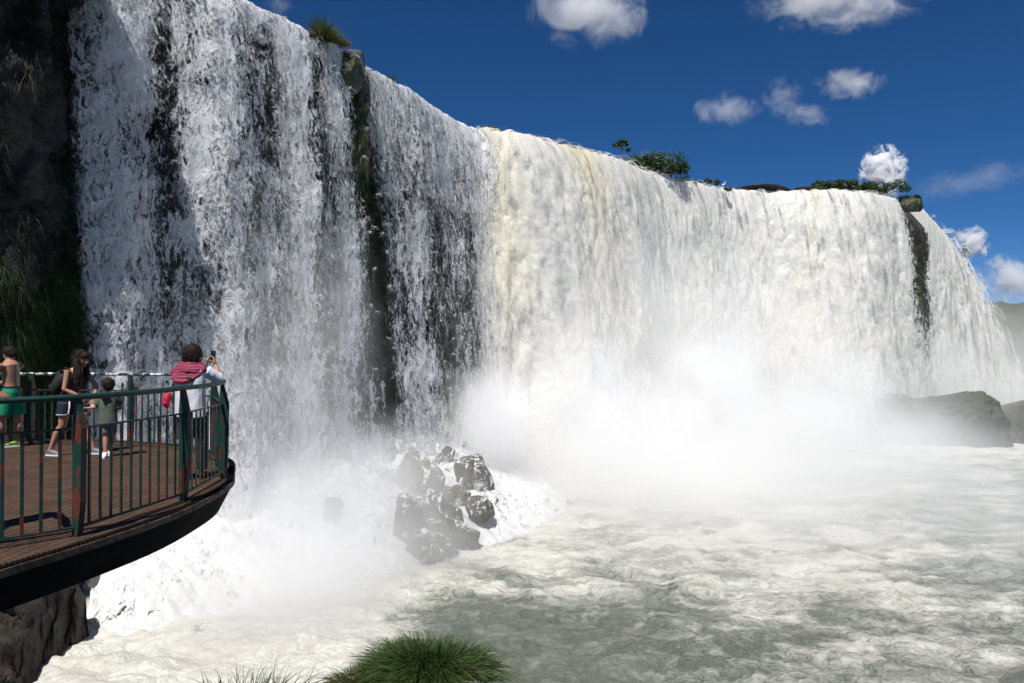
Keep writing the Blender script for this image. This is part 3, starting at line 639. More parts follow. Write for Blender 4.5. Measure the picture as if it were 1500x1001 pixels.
# ================================================================ PEOPLE
DG = None
def remesh(bm, name, mat, parent, vox=.008, sm_it=3, loc=None, extra=None):
    me = bpy.data.meshes.new('tmp'); bmesh.ops.recalc_face_normals(bm, faces=bm.faces); bm.to_mesh(me); bm.free()
    o = bpy.data.objects.new('tmp', me); COL.objects.link(o)
    m = o.modifiers.new('r', 'REMESH'); m.mode = 'VOXEL'; m.voxel_size = vox; m.use_smooth_shade = True
    if sm_it:
        s = o.modifiers.new('s', 'SMOOTH'); s.factor = .5; s.iterations = sm_it
    dg = bpy.context.evaluated_depsgraph_get(); dg.update()
    m2 = bpy.data.meshes.new_from_object(o.evaluated_get(dg)); m2.name = name
    COL.objects.unlink(o); bpy.data.objects.remove(o)
    if extra:
        co = np.zeros(len(m2.vertices)*3, np.float32); m2.vertices.foreach_get('co', co); co = extra(co.reshape(-1, 3)); m2.vertices.foreach_set('co', co.ravel().astype(np.float32)); m2.update()
    m2.materials.clear(); return link(name, m2, mat, parent, loc, True)
def folds(amp, sc=14, seed=0):
    def f(c): n = fbm(c[:, 0]*sc, c[:, 1]*sc+seed, c[:, 2]*sc*.5, 3); return c+amp*np.stack([n, fbm(c[:, 0]*sc+9, c[:, 1]*sc, c[:, 2]*sc*.5+seed, 3), 0*n], 1)
    return f
def ball(bm, c, r, rot=None, sub=3):
    g = bmesh.ops.create_icosphere(bm, subdivisions=sub, radius=1.0); rr = r if isinstance(r, (tuple, list)) else (r, r, r)
    for v in g['verts']:
        p = Vector((v.co.x*rr[0], v.co.y*rr[1], v.co.z*rr[2]))
        if rot is not None: p = rot @ p
        v.co = p+Vector(c)
def hand(bm, wrist, tip, palmn, k=1.0, curl=.5):
    """palm and five separate fingers; tip = direction of the fingers, palmn = way the palm faces"""
    w = Vector(wrist); d = Vector(tip).normalized(); pn = (Vector(palmn)-d*Vector(palmn).dot(d)).normalized(); s = d.cross(pn)
    tubeb(bm, [w-d*.01, w+d*.03*k, w+d*.085*k], [(.026*k, .019*k), (.038*k, .015*k), (.040*k, .012*k)], 10, ell=s)
    for j, (off, ln) in enumerate(((-.030, .062), (-.010, .074), (.010, .078), (.030, .070))):
        b = w+d*.08*k+s*off*k; a1 = b+(d*math.cos(curl*.6)+pn*math.sin(curl*.6))*ln*.45*k; a2 = a1+(d*math.cos(curl*1.6)+pn*math.sin(curl*1.6))*ln*.35*k; a3 = a2+(d*math.cos(curl*2.4)+pn*math.sin(curl*2.4))*ln*.25*k
        tubeb(bm, [b-d*.01, a1, a2, a3], [.0095*k, .0088*k, .008*k, .0065*k], 7)
    b = w+d*.025*k+s*.03*k; a1 = b+(s*.7+d*.6+pn*.35)*.035*k; a2 = a1+(s*.3+d*.8+pn*.5)*.032*k
    tubeb(bm, [b-s*.015, b, a1, a2], [.014*k, .013*k, .011*k, .008*k], 7)
def head(bm, c, r, fw, up=(0, 0, 1)):
    """skull, jaw, nose, ears; fw = where the face looks"""
    f = Vector(fw).normalized(); u = Vector(up); u = (u-f*u.dot(f)).normalized(); s = f.cross(u); R = Matrix((s, f, u)).transposed(); c = Vector(c)
    ball(bm, c+u*r*.18, (r*.78, r*.95, r*.90), R); ball(bm, c+f*r*.22-u*r*.42, (r*.60, r*.66, r*.72), R)
    ball(bm, c+f*r*.62-u*r*.92, (r*.26, r*.24, r*.22), R, 2)
    tubeb(bm, [c+f*r*.80+u*r*.15, c+f*r*1.0-u*r*.12, c+f*r*1.10-u*r*.28, c+f*r*.85-u*r*.34], [r*.09, r*.12, r*.15, r*.12], 8)
    for k in (-1, 1):
        ball(bm, c+s*k*r*.78-f*r*.02-u*r*.1, (r*.10, r*.17, r*.27), R, 2)
        ball(bm, c+f*r*.66-u*r*.28+s*k*r*.30, (r*.28, r*.25, r*.24), R, 2)
    ball(bm, c+f*r*.88-u*r*.58, (r*.26, r*.12, r*.07), R, 2); ball(bm, c+f*r*.86-u*r*.68, (r*.22, r*.12, r*.07), R, 2)
    return f, u, s
def face_bits(parent, c, r, f, u, s, white=True):
    c = Vector(c)
    for k in (-1, 1):
        bm = bmesh.new(); ball(bm, c+f*r*.80+u*r*.02+s*k*r*.32, r*.10, None, 2); bm_obj('eye', bm, M_EYE, parent, True)
    for k in (-1, 1):
        bm = bmesh.new(); tubeb(bm, [c+f*r*.88+u*r*.20+s*k*r*.14, c+f*r*.90+u*r*.24+s*k*r*.32, c+f*r*.78+u*r*.18+s*k*r*.50], [r*.03, r*.04, r*.02], 6)
        bm_obj('eyebrow', bm, M_HAIR, parent, True)
    bm = bmesh.new(); tubeb(bm, [c+f*r*.86-u*r*.60-s*r*.24, c+f*r*1.00-u*r*.64, c+f*r*.86-u*r*.60+s*r*.24], [r*.03, r*.06, r*.03], 6); bm_obj('mouth', bm, M_LIP, parent, True)
def mat_skin(n, c):
    t = NT(n); co = t.coord(); f = t.noise(co, 9, 4, .6)
    return t.surf(t.n('ShaderNodeBsdfPrincipled', {'Base Color': t.mix(t.mr(f, .3, .7), rgb(*(k*.85 for k in c)), rgb(*c)), 'Roughness': .42, 'Subsurface Weight': .08, 'Subsurface Scale': .01, 'Specular IOR Level': .5}))
M_SK1 = mat_skin('tanned skin', (.36, .19, .12)); M_SK2 = mat_skin('light tanned skin', (.42, .22, .14)); M_SK3 = mat_skin('warm brown skin', (.30, .13, .08))
M_HAIR = simple('dark brown hair', (.018, .011, .008), .75, 0, .5, 60, spec=.2); M_EYE = simple('dark eye', (.015, .01, .008), .1); M_LIP = simple('lips', (.35, .10, .08), .4)
M_GREEN = simple('green shorts cloth', (.008, .24, .12), .8, 0, .2, 30, .002); M_NAVY = simple('navy denim', (.012, .018, .040), .85, 0, .35, 60, .002)
M_OLIVE = simple('grey green shirt cloth', (.085, .105, .075), .85, 0, .15, 25, .002); M_GREYC = simple('grey checked cloth', (.14, .14, .16), .85, 0, .5, 70)
M_WHITE = simple('white shirt cloth', (.62, .61, .66), .8, 0, .05, 20, .003); M_BLACK = simple('black cloth', (.010, .010, .012), .8, 0, .4, 40, .002)
M_TROU = simple('dark trousers', (.022, .020, .024), .85, 0, .4, 30, .002); M_SHOEW = simple('white shoe', (.7, .7, .7), .5, 0, .08, 20); M_SHOEG = simple('grey shoe', (.16, .15, .16), .6, 0, .4, 60)
M_SHOEY = simple('yellow green shoe', (.32, .50, .05), .5, 0, .4, 30, col2=(.03, .05, .02)); M_TOP = simple('brown patterned top', (.07, .04, .03), .8, 0, .6, 50)
M_DENIM = simple('frayed light hem', (.5, .52, .56), .9, 0, .3, 80)
def mat_scarf():
    t = NT('maroon striped scarf'); co = t.coord(); w = t.n('ShaderNodeTexWave', {'Vector': co, 'Scale': 9.0, 'Distortion': 3.0, 'Detail': 2.0}, bands_direction='Z').outputs['Fac']
    c = t.mix(w, rgb(.12, .004, .032), rgb(.27, .04, .07)); return t.surf(t.n('ShaderNodeBsdfPrincipled', {'Base Color': c, 'Roughness': .8}))
M_SCARF = mat_scarf(); M_PINK = simple('bright pink cloth', (.55, .012, .06), .8, 0, .3, 30, .004)
M_PHONE = simple('black phone', (.006, .006, .008), .15)
def shoe(name, parent, ank, d, mat, k=1.0, sole=True):
    a = Vector(ank); d = Vector((d[0], d[1], 0)).normalized(); a0 = Vector((a.x, a.y, 0))
    bm = bmesh.new(); tubeb(bm, [a0-d*.055*k+Vector((0, 0, .035*k)), a0-d*.03*k+Vector((0, 0, .05*k)), a0+d*.06*k+Vector((0, 0, .05*k)), a0+d*.13*k+Vector((0, 0, .036*k)), a0+d*.185*k+Vector((0, 0, .028*k))],
        [(.028*k, .028*k), (.045*k, .036*k), (.040*k, .042*k), (.028*k, .046*k), (.016*k, .028*k)], 12, ell=(0, 0, 1))
    tubeb(bm, [a0+Vector((0, 0, .04*k)), Vector((a.x, a.y, .10*k))], [.045*k, .040*k], 10)
    o = remesh(bm, name, mat, parent, .006, 2)
    if sole:
        bm = bmesh.new(); sd = Vector((-d.y, d.x, 0)); q = [(-.065, .03), (-.03, .042), (.06, .045), (.13, .048), (.18, .035), (.198, .0), (.18, -.035), (.13, -.045), (.06, -.040), (-.03, -.040), (-.065, -.03)]
        prism(bm, [((a0+d*x*k+sd*y*k).x, (a0+d*x*k+sd*y*k).y) for x, y in q], .001, .024*k); bm_obj('sole', bm, M_SHOEW, o)
    return o
def strands(parent, c, r, f, u, n, L, seed, wid=.006, fluff=.35):
    g = np.random.default_rng(seed); a = g.normal(size=(n*3, 3)); a /= np.linalg.norm(a, axis=1)[:, None]; f_ = np.array(f); u_ = np.array(u)
    k = (a@u_*1.0-a@f_*1.1) > -.05; a = a[k][:n]; root = np.array(c)+u_*r*.25-f_*r*.1+a*r*.98
    d = a*fluff-u_*.75-f_*.25+g.normal(size=a.shape)*.35; d /= np.linalg.norm(d, axis=1)[:, None]
    m = len(a); V = np.zeros((m, 3, 2, 3)); s = np.cross(d, a); s /= np.linalg.norm(s, axis=1)[:, None]+1e-9; ln = L*g.uniform(.5, 1.1, m)[:, None]
    for q in range(3):
        t = q/2; cc = root+d*ln*t-a*ln*.25*t*t; w = wid*(1-.8*t)/2; V[:, q, 0] = cc-s*w; V[:, q, 1] = cc+s*w
    b = (np.arange(m)*6)[:, None]; q = np.array([0, 2])[None, :]
    link('hair_strands', mesh_np('hair_strands', V.reshape(-1, 3), np.stack([b+q, b+q+1, b+q+3, b+q+2], -1).reshape(-1, 4)), M_HAIR, parent)
# ---- woman with long hair, bending toward the boy
def woman():
    r = empty('person', (-6.72, 11.3, DECK)); tag(r, 'long-haired woman in brown top and denim shorts bending forward to the small boy', 'person')
    bm = bmesh.new(); hc = (.165, -.01, 1.475)
    f, u, s = head(bm, hc, .105, (.80, -.42, -.30))
    tubeb(bm, [(.14, 0, 1.42), (.10, 0, 1.31)], [.050, .055], 12)
    tubeb(bm, [(.09, 0, 1.34), (.06, 0, 1.28), (.05, 0, 1.17), (.00, 0, 1.03), (-.03, 0, .94), (-.04, 0, .84), (-.04, 0, .76)],
        [(.06, .09), (.085, .16), (.10, .155), (.085, .125), (.095, .14), (.115, .165), (.10, .15)], 18, ell=(1, 0, 0))
    for sh, el, wr in (((.03, -.165, 1.275), (.01, -.215, 1.01), (.21, -.13, .89)), ((.11, .16, 1.27), (.27, .20, 1.03), (.27, .08, .84))):
        sh, el, wr = Vector(sh), Vector(el), Vector(wr)
        tubeb(bm, [sh+Vector((0, 0, .02)), sh*.7+el*.3, el, el*.55+wr*.45, wr], [.048, .042, .036, .035, .024], 12)
    hand(bm, (.21, -.13, .89), (.6, .45, -.75), (-.3, .6, -.2)); hand(bm, (.27, .08, .84), (.2, -.2, -.9), (.4, -.9, 0))
    for hp, kn, an in (((-.05, -.085, .80), (-.085, -.10, .46), (-.265, -.09, .09)), ((-.02, .085, .80), (.16, .09, .47), (.27, .10, .09))):
        hp, kn, an = Vector(hp), Vector(kn), Vector(an)
        tubeb(bm, [hp, hp*.5+kn*.5, kn, kn*.68+an*.32+Vector((-.02, 0, 0)), an], [.092, .076, .053, .055, .033], 14)
    body = remesh(bm, 'body', M_SK2, r, .0075, 3); face_bits(r, hc, .105, f, u, s)
    bm = bmesh.new(); tubeb(bm, [(.075, 0, 1.25), (.05, 0, 1.17), (.00, 0, 1.03), (-.03, 0, .93)], [(.09, .13), (.115, .165), (.098, .137), (.106, .152)], 20, ell=(1, 0, 0))
    for k in (-1, 1): ball(bm, (.145, k*.07, 1.15), (.055, .062, .06)); tubeb(bm, [(.11, k*.09, 1.24), (.07, k*.09, 1.325), (.0, k*.08, 1.27)], [.012, .012, .012], 6)
    remesh(bm, 'top', M_TOP, r, .008, 2, extra=folds(.004))
    bm = bmesh.new(); tubeb(bm, [(-.03, 0, .95), (-.04, 0, .85), (-.04, 0, .75)], [(.112, .158), (.128, .178), (.115, .165)], 20, ell=(1, 0, 0))
    tubeb(bm, [(-.05, -.085, .80), (-.068, -.092, .62)], [.108, .098], 16); tubeb(bm, [(-.02, .085, .80), (.075, .088, .62)], [.108, .098], 16)
    remesh(bm, 'shorts', M_NAVY, r, .008, 2, extra=folds(.005))
    for c, q in (((-.069, -.092, .617), .100), ((.077, .088, .617), .100)):
        bm = bmesh.new(); tubeb(bm, [Vector(c), Vector(c)+Vector((0, 0, .014))], [q, q], 20); bm_obj('hem', bm, M_DENIM, r, True)
    bm = bmesh.new(); tubeb(bm, [(.055, -.155, .83), (.062, -.172, .72), (.045, -.165, .64)], [(.012, .006)]*3, 6, ell=(1, 0, 0)); bm_obj('side_stripe', bm, M_SHOEW, r)
    bm = bmesh.new(); ball(bm, (.140, .005, 1.515), (.108, .100, .098)); ball(bm, Vector(hc)+u*.045+f*.030, (.080, .080, .070)); ball(bm, Vector(hc)-f*.05-u*.03, (.085, .085, .10))
    rr = random.Random(3)
    for k in range(46):
        a = rr.uniform(-1, 1); sd = rr.choice((-1, 1)); p0 = Vector((.12+.03*a, sd*rr.uniform(.045, .09), 1.49)); e = Vector((.10+.11*rr.random(), sd*rr.uniform(.05, .13)-.03, rr.uniform(1.03, 1.2)))
        m = p0*.5+e*.5+Vector((-.02+.05*rr.random(), sd*.02, 0)); tubeb(bm, [p0, p0*.7+m*.3+Vector((0, sd*.02, 0)), m, m*.4+e*.6, e], [.015, .016, .015, .012, .004], 6)
    for k in range(22):
        p0 = Vector((.08, rr.uniform(-.07, .07), 1.50)); e = Vector((.0+.04*rr.random(), rr.uniform(-.12, .1), rr.uniform(1.12, 1.25))); tubeb(bm, [p0, (p0+e)/2+Vector((-.0, 0, .02)), e], [.022, .018, .005], 6)
    remesh(bm, 'hair', M_HAIR, r, .007, 1, extra=folds(.006, 30)); strands(r, Vector(hc), .104, f, u, 900, .16, 8, .007, .15)
    shoe('shoe', r, (-.265, -.09, .09), (1, -.25), M_SHOEG, 1.0); shoe('shoe', r, (.27, .10, .09), (1, -.1), M_SHOEG, 1.0)
    b = empty('backpack', (-6.72-.13, 11.3, DECK+1.08)); tag(b, 'black backpack hanging on the back of the bending woman', 'backpack')
    bm = bmesh.new(); R = Matrix.Rotation(math.radians(22), 3, 'Y')
    ball(bm, (-.03, -.02, 0), (.11, .15, .21), R); ball(bm, (-.11, -.02, -.06), (.07, .115, .11), R); ball(bm, (-.01, 0, .14), (.09, .12, .09), R)
    remesh(bm, 'bag_body', M_BLACK, b, .010, 2, extra=folds(.008, 9))
    for k in (-1, 1):
        bm = bmesh.new(); tubeb(bm, [(.0, k*.10, .20), (.10, k*.125, .255), (.19, k*.145, .22), (.235, k*.15, .12), (.19, k*.19, -.02), (.05, k*.16, -.12)], [(.022, .006)]*6, 8, ell=(0, 1, 0)); bm_obj('strap', bm, M_BLACK, b, True)
    bm = bmesh.new(); tubeb(bm, [(-.165, -.10, -.02), (-.175, -.02, -.01), (-.165, .06, -.02)], .004, 6); bm_obj('zip', bm, M_SHOEG, b, True)
woman()
def boy():
    r = empty('person', (-6.03, 11.05, DECK)); tag(r, 'small boy in grey-green hooded shirt and white shoes beside the bending woman', 'person')
    bm = bmesh.new(); hc = (-.005, 0, 1.075); f, u, s = head(bm, hc, .098, (-.60, .72, -.10))
    tubeb(bm, [(0, 0, 1.02), (0, 0, .93)], [.038, .042], 10)
    tubeb(bm, [(0, 0, .96), (.0, 0, .90), (.0, 0, .78), (0, 0, .64), (0, 0, .54)], [(.05, .05), (.115, .075), (.105, .085), (.10, .08), (.09, .08)], 16, ell=(1, .35, 0))
    for sh, el, wr in (((-.10, -.03, .90), (-.15, -.05, .75), (-.29, -.02, .735)), ((.11, .04, .90), (.13, .12, .73), (.04, .20, .70))):
        sh, el, wr = Vector(sh), Vector(el), Vector(wr); tubeb(bm, [sh, el, (el+wr)/2, wr], [.036, .030, .026, .019], 10)
    hand(bm, (-.29, -.02, .735), (-1, .1, .05), (.1, -.2, -1), .72); hand(bm, (.04, .20, .70), (-.8, .5, 0), (0, -.3, -1), .72)
    for hp, kn, an in (((-.045, 0, .55), (-.035, 0, .32), (-.02, -.03, .07)), ((.05, .02, .55), (.03, .06, .32), (-.06, .14, .07))):
        tubeb(bm, [hp, (Vector(hp)+Vector(kn))/2, kn, (Vector(kn)*.65+Vector(an)*.35), an], [.066, .055, .038, .039, .025], 12)
    remesh(bm, 'body', M_SK2, r, .006, 3); face_bits(r, hc, .098, f, u, s)
    bm = bmesh.new(); tubeb(bm, [(0, 0, .955), (0, 0, .92), (0, 0, .80), (0, 0, .66), (0, 0, .50)], [(.06, .06), (.125, .088), (.125, .10), (.125, .10), (.132, .108)], 18, ell=(1, .35, 0))
    tubeb(bm, [(-.09, -.02, .91), (-.152, -.05, .785)], [.055, .052], 12); tubeb(bm, [(.10, .03, .91), (.135, .10, .79)], [.055, .052], 12)
    tubeb(bm, [(.06, -.10, .945), (0, -.125, .90), (-.06, -.08, .945)], [.03, .045, .03], 10)
    remesh(bm, 'hooded_shirt', M_OLIVE, r, .008, 2, extra=folds(.008, 9))
    bm = bmesh.new(); tubeb(bm, [(0, 0, .56), (0, 0, .48)], [(.11, .09), (.11, .09)], 16, ell=(1, .35, 0)); tubeb(bm, [(-.045, 0, .53), (-.04, 0, .36)], [.068, .066], 12); tubeb(bm, [(.05, .02, .53), (.036, .05, .36)], [.068, .066], 12)
    remesh(bm, 'shorts', M_GREYC, r, .008, 2, extra=folds(.004))
    bm = bmesh.new(); c = Vector(hc); ball(bm, c+u*.028-f*.016, (.088, .098, .084)); ball(bm, c-f*.045-u*.02, (.070, .060, .070))
    remesh(bm, 'hair', M_HAIR, r, .007, 1, extra=folds(.008, 40)); strands(r, c, .092, f, u, 700, .05, 6)
    shoe('shoe', r, (-.02, -.03, .07), (.25, -1), M_SHOEW, .80); shoe('shoe', r, (-.06, .14, .07), (-.8, .4), M_SHOEW, .80)
boy()
def shirtless():
    r = empty('person', (-8.28, 12.2, DECK)); tag(r, 'bare-chested man in bright green shorts near the left edge, his back half turned', 'person')
    bm = bmesh.new(); hc = (-.03, .03, 1.545); f, u, s = head(bm, hc, .11, (-.86, .40, -.25))
    tubeb(bm, [(-.02, .02, 1.50), (.0, 0, 1.38)], [.062, .070], 12)
    tubeb(bm, [(.0, 0, 1.43), (.0, 0, 1.36), (.01, 0, 1.22), (.02, 0, 1.06), (.02, 0, .94), (.02, 0, .82)], [(.08, .09), (.13, .19), (.13, .175), (.12, .15), (.125, .155), (.11, .15)], 18, ell=(1, .45, 0))
    for sh, el, wr in (((-.02, -.20, 1.36), (-.13, -.24, 1.10), (-.30, -.14, .98)), ((.03, .19, 1.36), (-.14, .20, 1.10), (-.32, .14, 1.02))):
        sh, el, wr = Vector(sh), Vector(el), Vector(wr); tubeb(bm, [sh+Vector((.02, 0, .01)), sh*.6+el*.4, el, el*.6+wr*.4, wr], [.064, .054, .043, .043, .028], 12)
    hand(bm, (-.30, -.14, .98), (-.8, .3, -.3), (0, .6, -1)); hand(bm, (-.32, .14, 1.02), (-.9, -.1, -.3), (0, -.6, -1))
    for hp, kn, an in (((-.03, -.09, .80), (-.07, -.11, .46), (-.13, -.12, .09)), ((.06, .08, .80), (.08, .08, .46), (.06, .06, .09))):
        hp, kn, an = Vector(hp), Vector(kn), Vector(an); tubeb(bm, [hp, (hp+kn)/2, kn, kn*.66+an*.34+Vector((.02, 0, 0)), an], [.098, .085, .060, .066, .038], 14)
    remesh(bm, 'body', M_SK1, r, .008, 3); face_bits(r, hc, .11, f, u, s)
    bm = bmesh.new(); c = Vector(hc); ball(bm, c+u*.03-f*.016, (.100, .106, .094)); ball(bm, c-f*.045-u*.015, (.083, .075, .075)); remesh(bm, 'hair', M_HAIR, r, .007, 1, extra=folds(.007, 40)); strands(r, c, .103, f, u, 800, .04, 7)
    bm = bmesh.new(); tubeb(bm, [(.02, 0, .99), (.02, 0, .90), (.02, 0, .78)], [(.135, .162), (.145, .175), (.135, .17)], 18, ell=(1, .45, 0)); tubeb(bm, [(-.02, -.09, .82), (-.055, -.105, .53)], [.115, .118], 16); tubeb(bm, [(.06, .08, .82), (.08, .085, .53)], [.115, .118], 16)
    remesh(bm, 'shorts', M_GREEN, r, .009, 2, extra=folds(.010, 8))
    bm = bmesh.new(); tubeb(bm, [(.02, 0, .985), (.02, 0, 1.005)], [(.139, .166), (.134, .162)], 22, ell=(1, .45, 0)); bm_obj('waistband', bm, M_BLACK, r, True)
    shoe('shoe', r, (-.13, -.12, .09), (-.6, -.8), M_SHOEY, 1.08); shoe('shoe', r, (.06, .06, .09), (-.75, -.66), M_SHOEY, 1.08)
shirtless()
def photographer():
    r = empty('person', (-3.93, 9.12, DECK)); tag(r, 'person in white shirt and maroon scarf leaning on the railing to photograph the falls', 'person')
    bm = bmesh.new(); hc = (.0, .02, 1.535); f, u, s = head(bm, hc, .108, (.55, .80, .12))
    tubeb(bm, [(-.01, 0, 1.48), (-.02, -.01, 1.36)], [.055, .062], 12)
    tubeb(bm, [(-.02, 0, 1.42), (-.02, -.01, 1.36), (-.02, -.03, 1.22), (-.02, -.04, 1.04), (-.02, -.02, .90), (-.02, 0, .80)], [(.09, .08), (.19, .11), (.18, .12), (.15, .11), (.17, .125), (.16, .12)], 18, ell=(1, -.45, 0))
    arms = (((.16, .0, 1.345), (.285, .10, 1.235), (.17, .26, 1.40)), ((-.18, .05, 1.345), (-.14, .25, 1.24), (.03, .30, 1.40)))
    for sh, el, wr in arms:
        sh, el, wr = Vector(sh), Vector(el), Vector(wr); tubeb(bm, [sh, (sh+el)/2, el, el*.6+wr*.4, wr], [.055, .047, .040, .036, .024], 12)
    hand(bm, (.17, .26, 1.40), (-.25, .25, 1), (-1, 0, 0), 1, .45); hand(bm, (.03, .30, 1.40), (.35, .1, 1), (1, .1, 0), 1, .45)
    legs = (((-.09, 0, .82), (-.10, .04, .46), (-.10, .02, .09)), ((.07, 0, .82), (.09, .05, .46), (.07, .10, .09)))
    for hp, kn, an in legs: tubeb(bm, [hp, kn, an], [.09, .055, .035], 12)
    remesh(bm, 'body', M_SK2, r, .0075, 3); face_bits(r, hc, .108, f, u, s)
    bm = bmesh.new(); c = Vector(hc); ball(bm, c+u*.035-f*.018, (.116, .116, .110)); ball(bm, c-f*.05-u*.03, (.100, .088, .100)); ball(bm, c+u*.07+Vector((.03, 0, 0)), (.07, .07, .05))
    remesh(bm, 'hair', M_HAIR, r, .007, 1, extra=folds(.016, 22))
    strands(r, c, .112, f, u, 900, .07, 5, .007, .7)
    bm = bmesh.new(); tubeb(bm, [(-.02, -.01, 1.385), (-.02, -.02, 1.35), (-.02, -.03, 1.22), (-.02, -.04, 1.04), (-.02, -.03, .90), (-.02, -.02, .79)], [(.10, .08), (.195, .115), (.205, .14), (.195, .14), (.205, .15), (.215, .155)], 20, ell=(1, -.45, 0))
    for sh, el, wr in arms:
        sh, el, wr = Vector(sh), Vector(el), Vector(wr); tubeb(bm, [sh, (sh+el)/2, el, el*.72+wr*.28], [.078, .070, .064, .058], 14)
    remesh(bm, 'shirt', M_WHITE, r, .008, 2, extra=folds(.014, 7))
    bm = bmesh.new(); tubeb(bm, [(-.02, 0, .92), (-.02, 0, .78)], [(.18, .135), (.18, .135)], 18, ell=(1, -.45, 0))
    for hp, kn, an in legs: hp, kn, an = Vector(hp), Vector(kn), Vector(an); tubeb(bm, [hp, kn, an+Vector((0, 0, .03))], [.108, .080, .062], 14)
    remesh(bm, 'trousers', M_TROU, r, .009, 2, extra=folds(.010, 8))
    bm = bmesh.new()
    tubeb(bm, [(-.01, .0, 1.47), (-.02, -.01, 1.42), (-.025, -.02, 1.36), (-.03, -.03, 1.31)], [(.075, .07), (.12, .10), (.205, .135), (.20, .14)], 20, ell=(1, -.45, 0))
    for k in range(5):
        a0 = k*.35; R_ = .100+.016*k; pts = []
        for j in range(13):
            a = j/12*2*math.pi; pts.append((-.03+R_*1.15*math.cos(a), -.01+R_*.82*math.sin(a)-.012*k, 1.435-.020*k+.028*math.sin(a+a0)-(.034*k if math.sin(a) < 0 else 0)*abs(math.sin(a))))
        tubeb(bm, pts, .026, 8)
    tubeb(bm, [(-.14, -.05, 1.40), (-.21, -.07, 1.33), (-.19, -.10, 1.27)], [.04, .05, .03], 8)
    remesh(bm, 'scarf', M_SCARF, r, .009, 1, extra=folds(.010, 12))
    bm = bmesh.new(); tubeb(bm, [(-.235, -.10, 1.08), (-.275, -.12, 1.02), (-.285, -.12, .95), (-.25, -.11, .90)], [.02, .045, .05, .02], 10); remesh(bm, 'pink_wrap', M_PINK, r, .008, 1, extra=folds(.014, 16))
    bm = bmesh.new(); obox(bm, (-.05, -.168, 1.245), (1, -.3, 0), .12, (.3, 1, 0), .012, .022); bmesh.ops.bevel(bm, geom=bm.edges[:], offset=.006, segments=2); bm_obj('shoulder_strap', bm, M_BLACK, r)
    shoe('shoe', r, (-.10, .02, .09), (.2, 1), M_BLACK, 1.0, False); shoe('shoe', r, (.07, .10, .09), (.3, 1), M_BLACK, 1.0, False)
    bm = bmesh.new(); M_ = Matrix.Translation((-3.93+.115, 9.12+.315, DECK+1.515)) @ Matrix.Rotation(math.radians(-22), 4, 'Z') @ Matrix.Rotation(math.radians(4), 4, 'Y')
    bmesh.ops.create_cube(bm, size=1.0)
    for v in bm.verts: v.co = M_ @ Vector((v.co.x*.075, v.co.y*.010, v.co.z*.152))
    bmesh.ops.bevel(bm, geom=bm.edges[:], offset=.004, segments=3); o = bm_obj('phone', bm, M_PHONE, None); tag(o, 'black phone held up by the person in the white shirt', 'phone')
photographer()
def leaner():
    r = empty('person', (-4.80, 6.35, DECK)); tag(r, 'person cut off by the left edge, tanned hand resting on the near railing', 'person')
    bm = bmesh.new(); hc = (-.02, 0, 1.60); f, u, s = head(bm, hc, .11, (.6, .3, -.2))
    tubeb(bm, [(-.02, 0, 1.52), (-.02, 0, 1.42)], [.06, .065], 12)
    tubeb(bm, [(0, 0, 1.46), (0, 0, 1.40), (0, 0, 1.2), (0, 0, 1.0), (0, 0, .85)], [(.08, .08), (.12, .19), (.12, .17), (.11, .15), (.12, .15)], 16, ell=(.6, -.6, 0))
    for sh, el, wr in (((.08, .14, 1.40), (.32, .02, 1.27), (.56, -.30, 1.255)), ((-.1, -.14, 1.4), (.02, -.42, 1.26), (.16, -.68, 1.255))):
        sh, el, wr = Vector(sh), Vector(el), Vector(wr); tubeb(bm, [sh, (sh+el)/2, el, el*.6+wr*.4, wr], [.06, .052, .044, .043, .030], 12)
    hand(bm, (.56, -.30, 1.255), (.75, -.25, -.10), (0, 0, -1), 1.1, .65); hand(bm, (.16, -.68, 1.255), (.7, -.3, 0), (0, 0, -1), 1.1, .6)
    for hp, kn, an in (((-.03, -.1, .85), (0, -.12, .48), (-.03, -.14, .09)), ((.03, .1, .85), (.05, .1, .48), (0, .12, .09))): tubeb(bm, [hp, kn, an], [.095, .06, .038], 12)
    remesh(bm, 'body', M_SK3, r, .0075, 3); face_bits(r, hc, .11, f, u, s)
    bm = bmesh.new(); c = Vector(hc); ball(bm, c+u*.03-f*.016, (.104, .106, .094)); remesh(bm, 'hair', M_HAIR, r, .008, 1)
    bm = bmesh.new(); tubeb(bm, [(0, 0, 1.44), (0, 0, 1.38), (0, 0, 1.2), (0, 0, 1.0), (0, 0, .85)], [(.09, .09), (.14, .205), (.14, .19), (.135, .18), (.14, .18)], 16, ell=(.6, -.6, 0))
    tubeb(bm, [(.08, .14, 1.39), (.19, .08, 1.33)], [.075, .07], 12); tubeb(bm, [(-.1, -.14, 1.39), (-.04, -.27, 1.33)], [.075, .07], 12); remesh(bm, 'shirt', M_BLACK, r, .009, 2, extra=folds(.008, 9))
    bm = bmesh.new(); tubeb(bm, [(0, 0, .98), (0, 0, .82)], [(.13, .17), (.13, .17)], 16, ell=(.6, -.6, 0))
    for hp, kn in (((-.03, -.1, .85), (0, -.12, .52)), ((.03, .1, .85), (.05, .1, .52))): tubeb(bm, [hp, kn], [.112, .10], 12)
    remesh(bm, 'shorts', M_TROU, r, .009, 2, extra=folds(.006, 9))
    shoe('shoe', r, (-.03, -.14, .09), (.8, -.5), M_SHOEG, 1.05); shoe('shoe', r, (0, .12, .09), (.8, -.5), M_SHOEG, 1.05)
leaner()
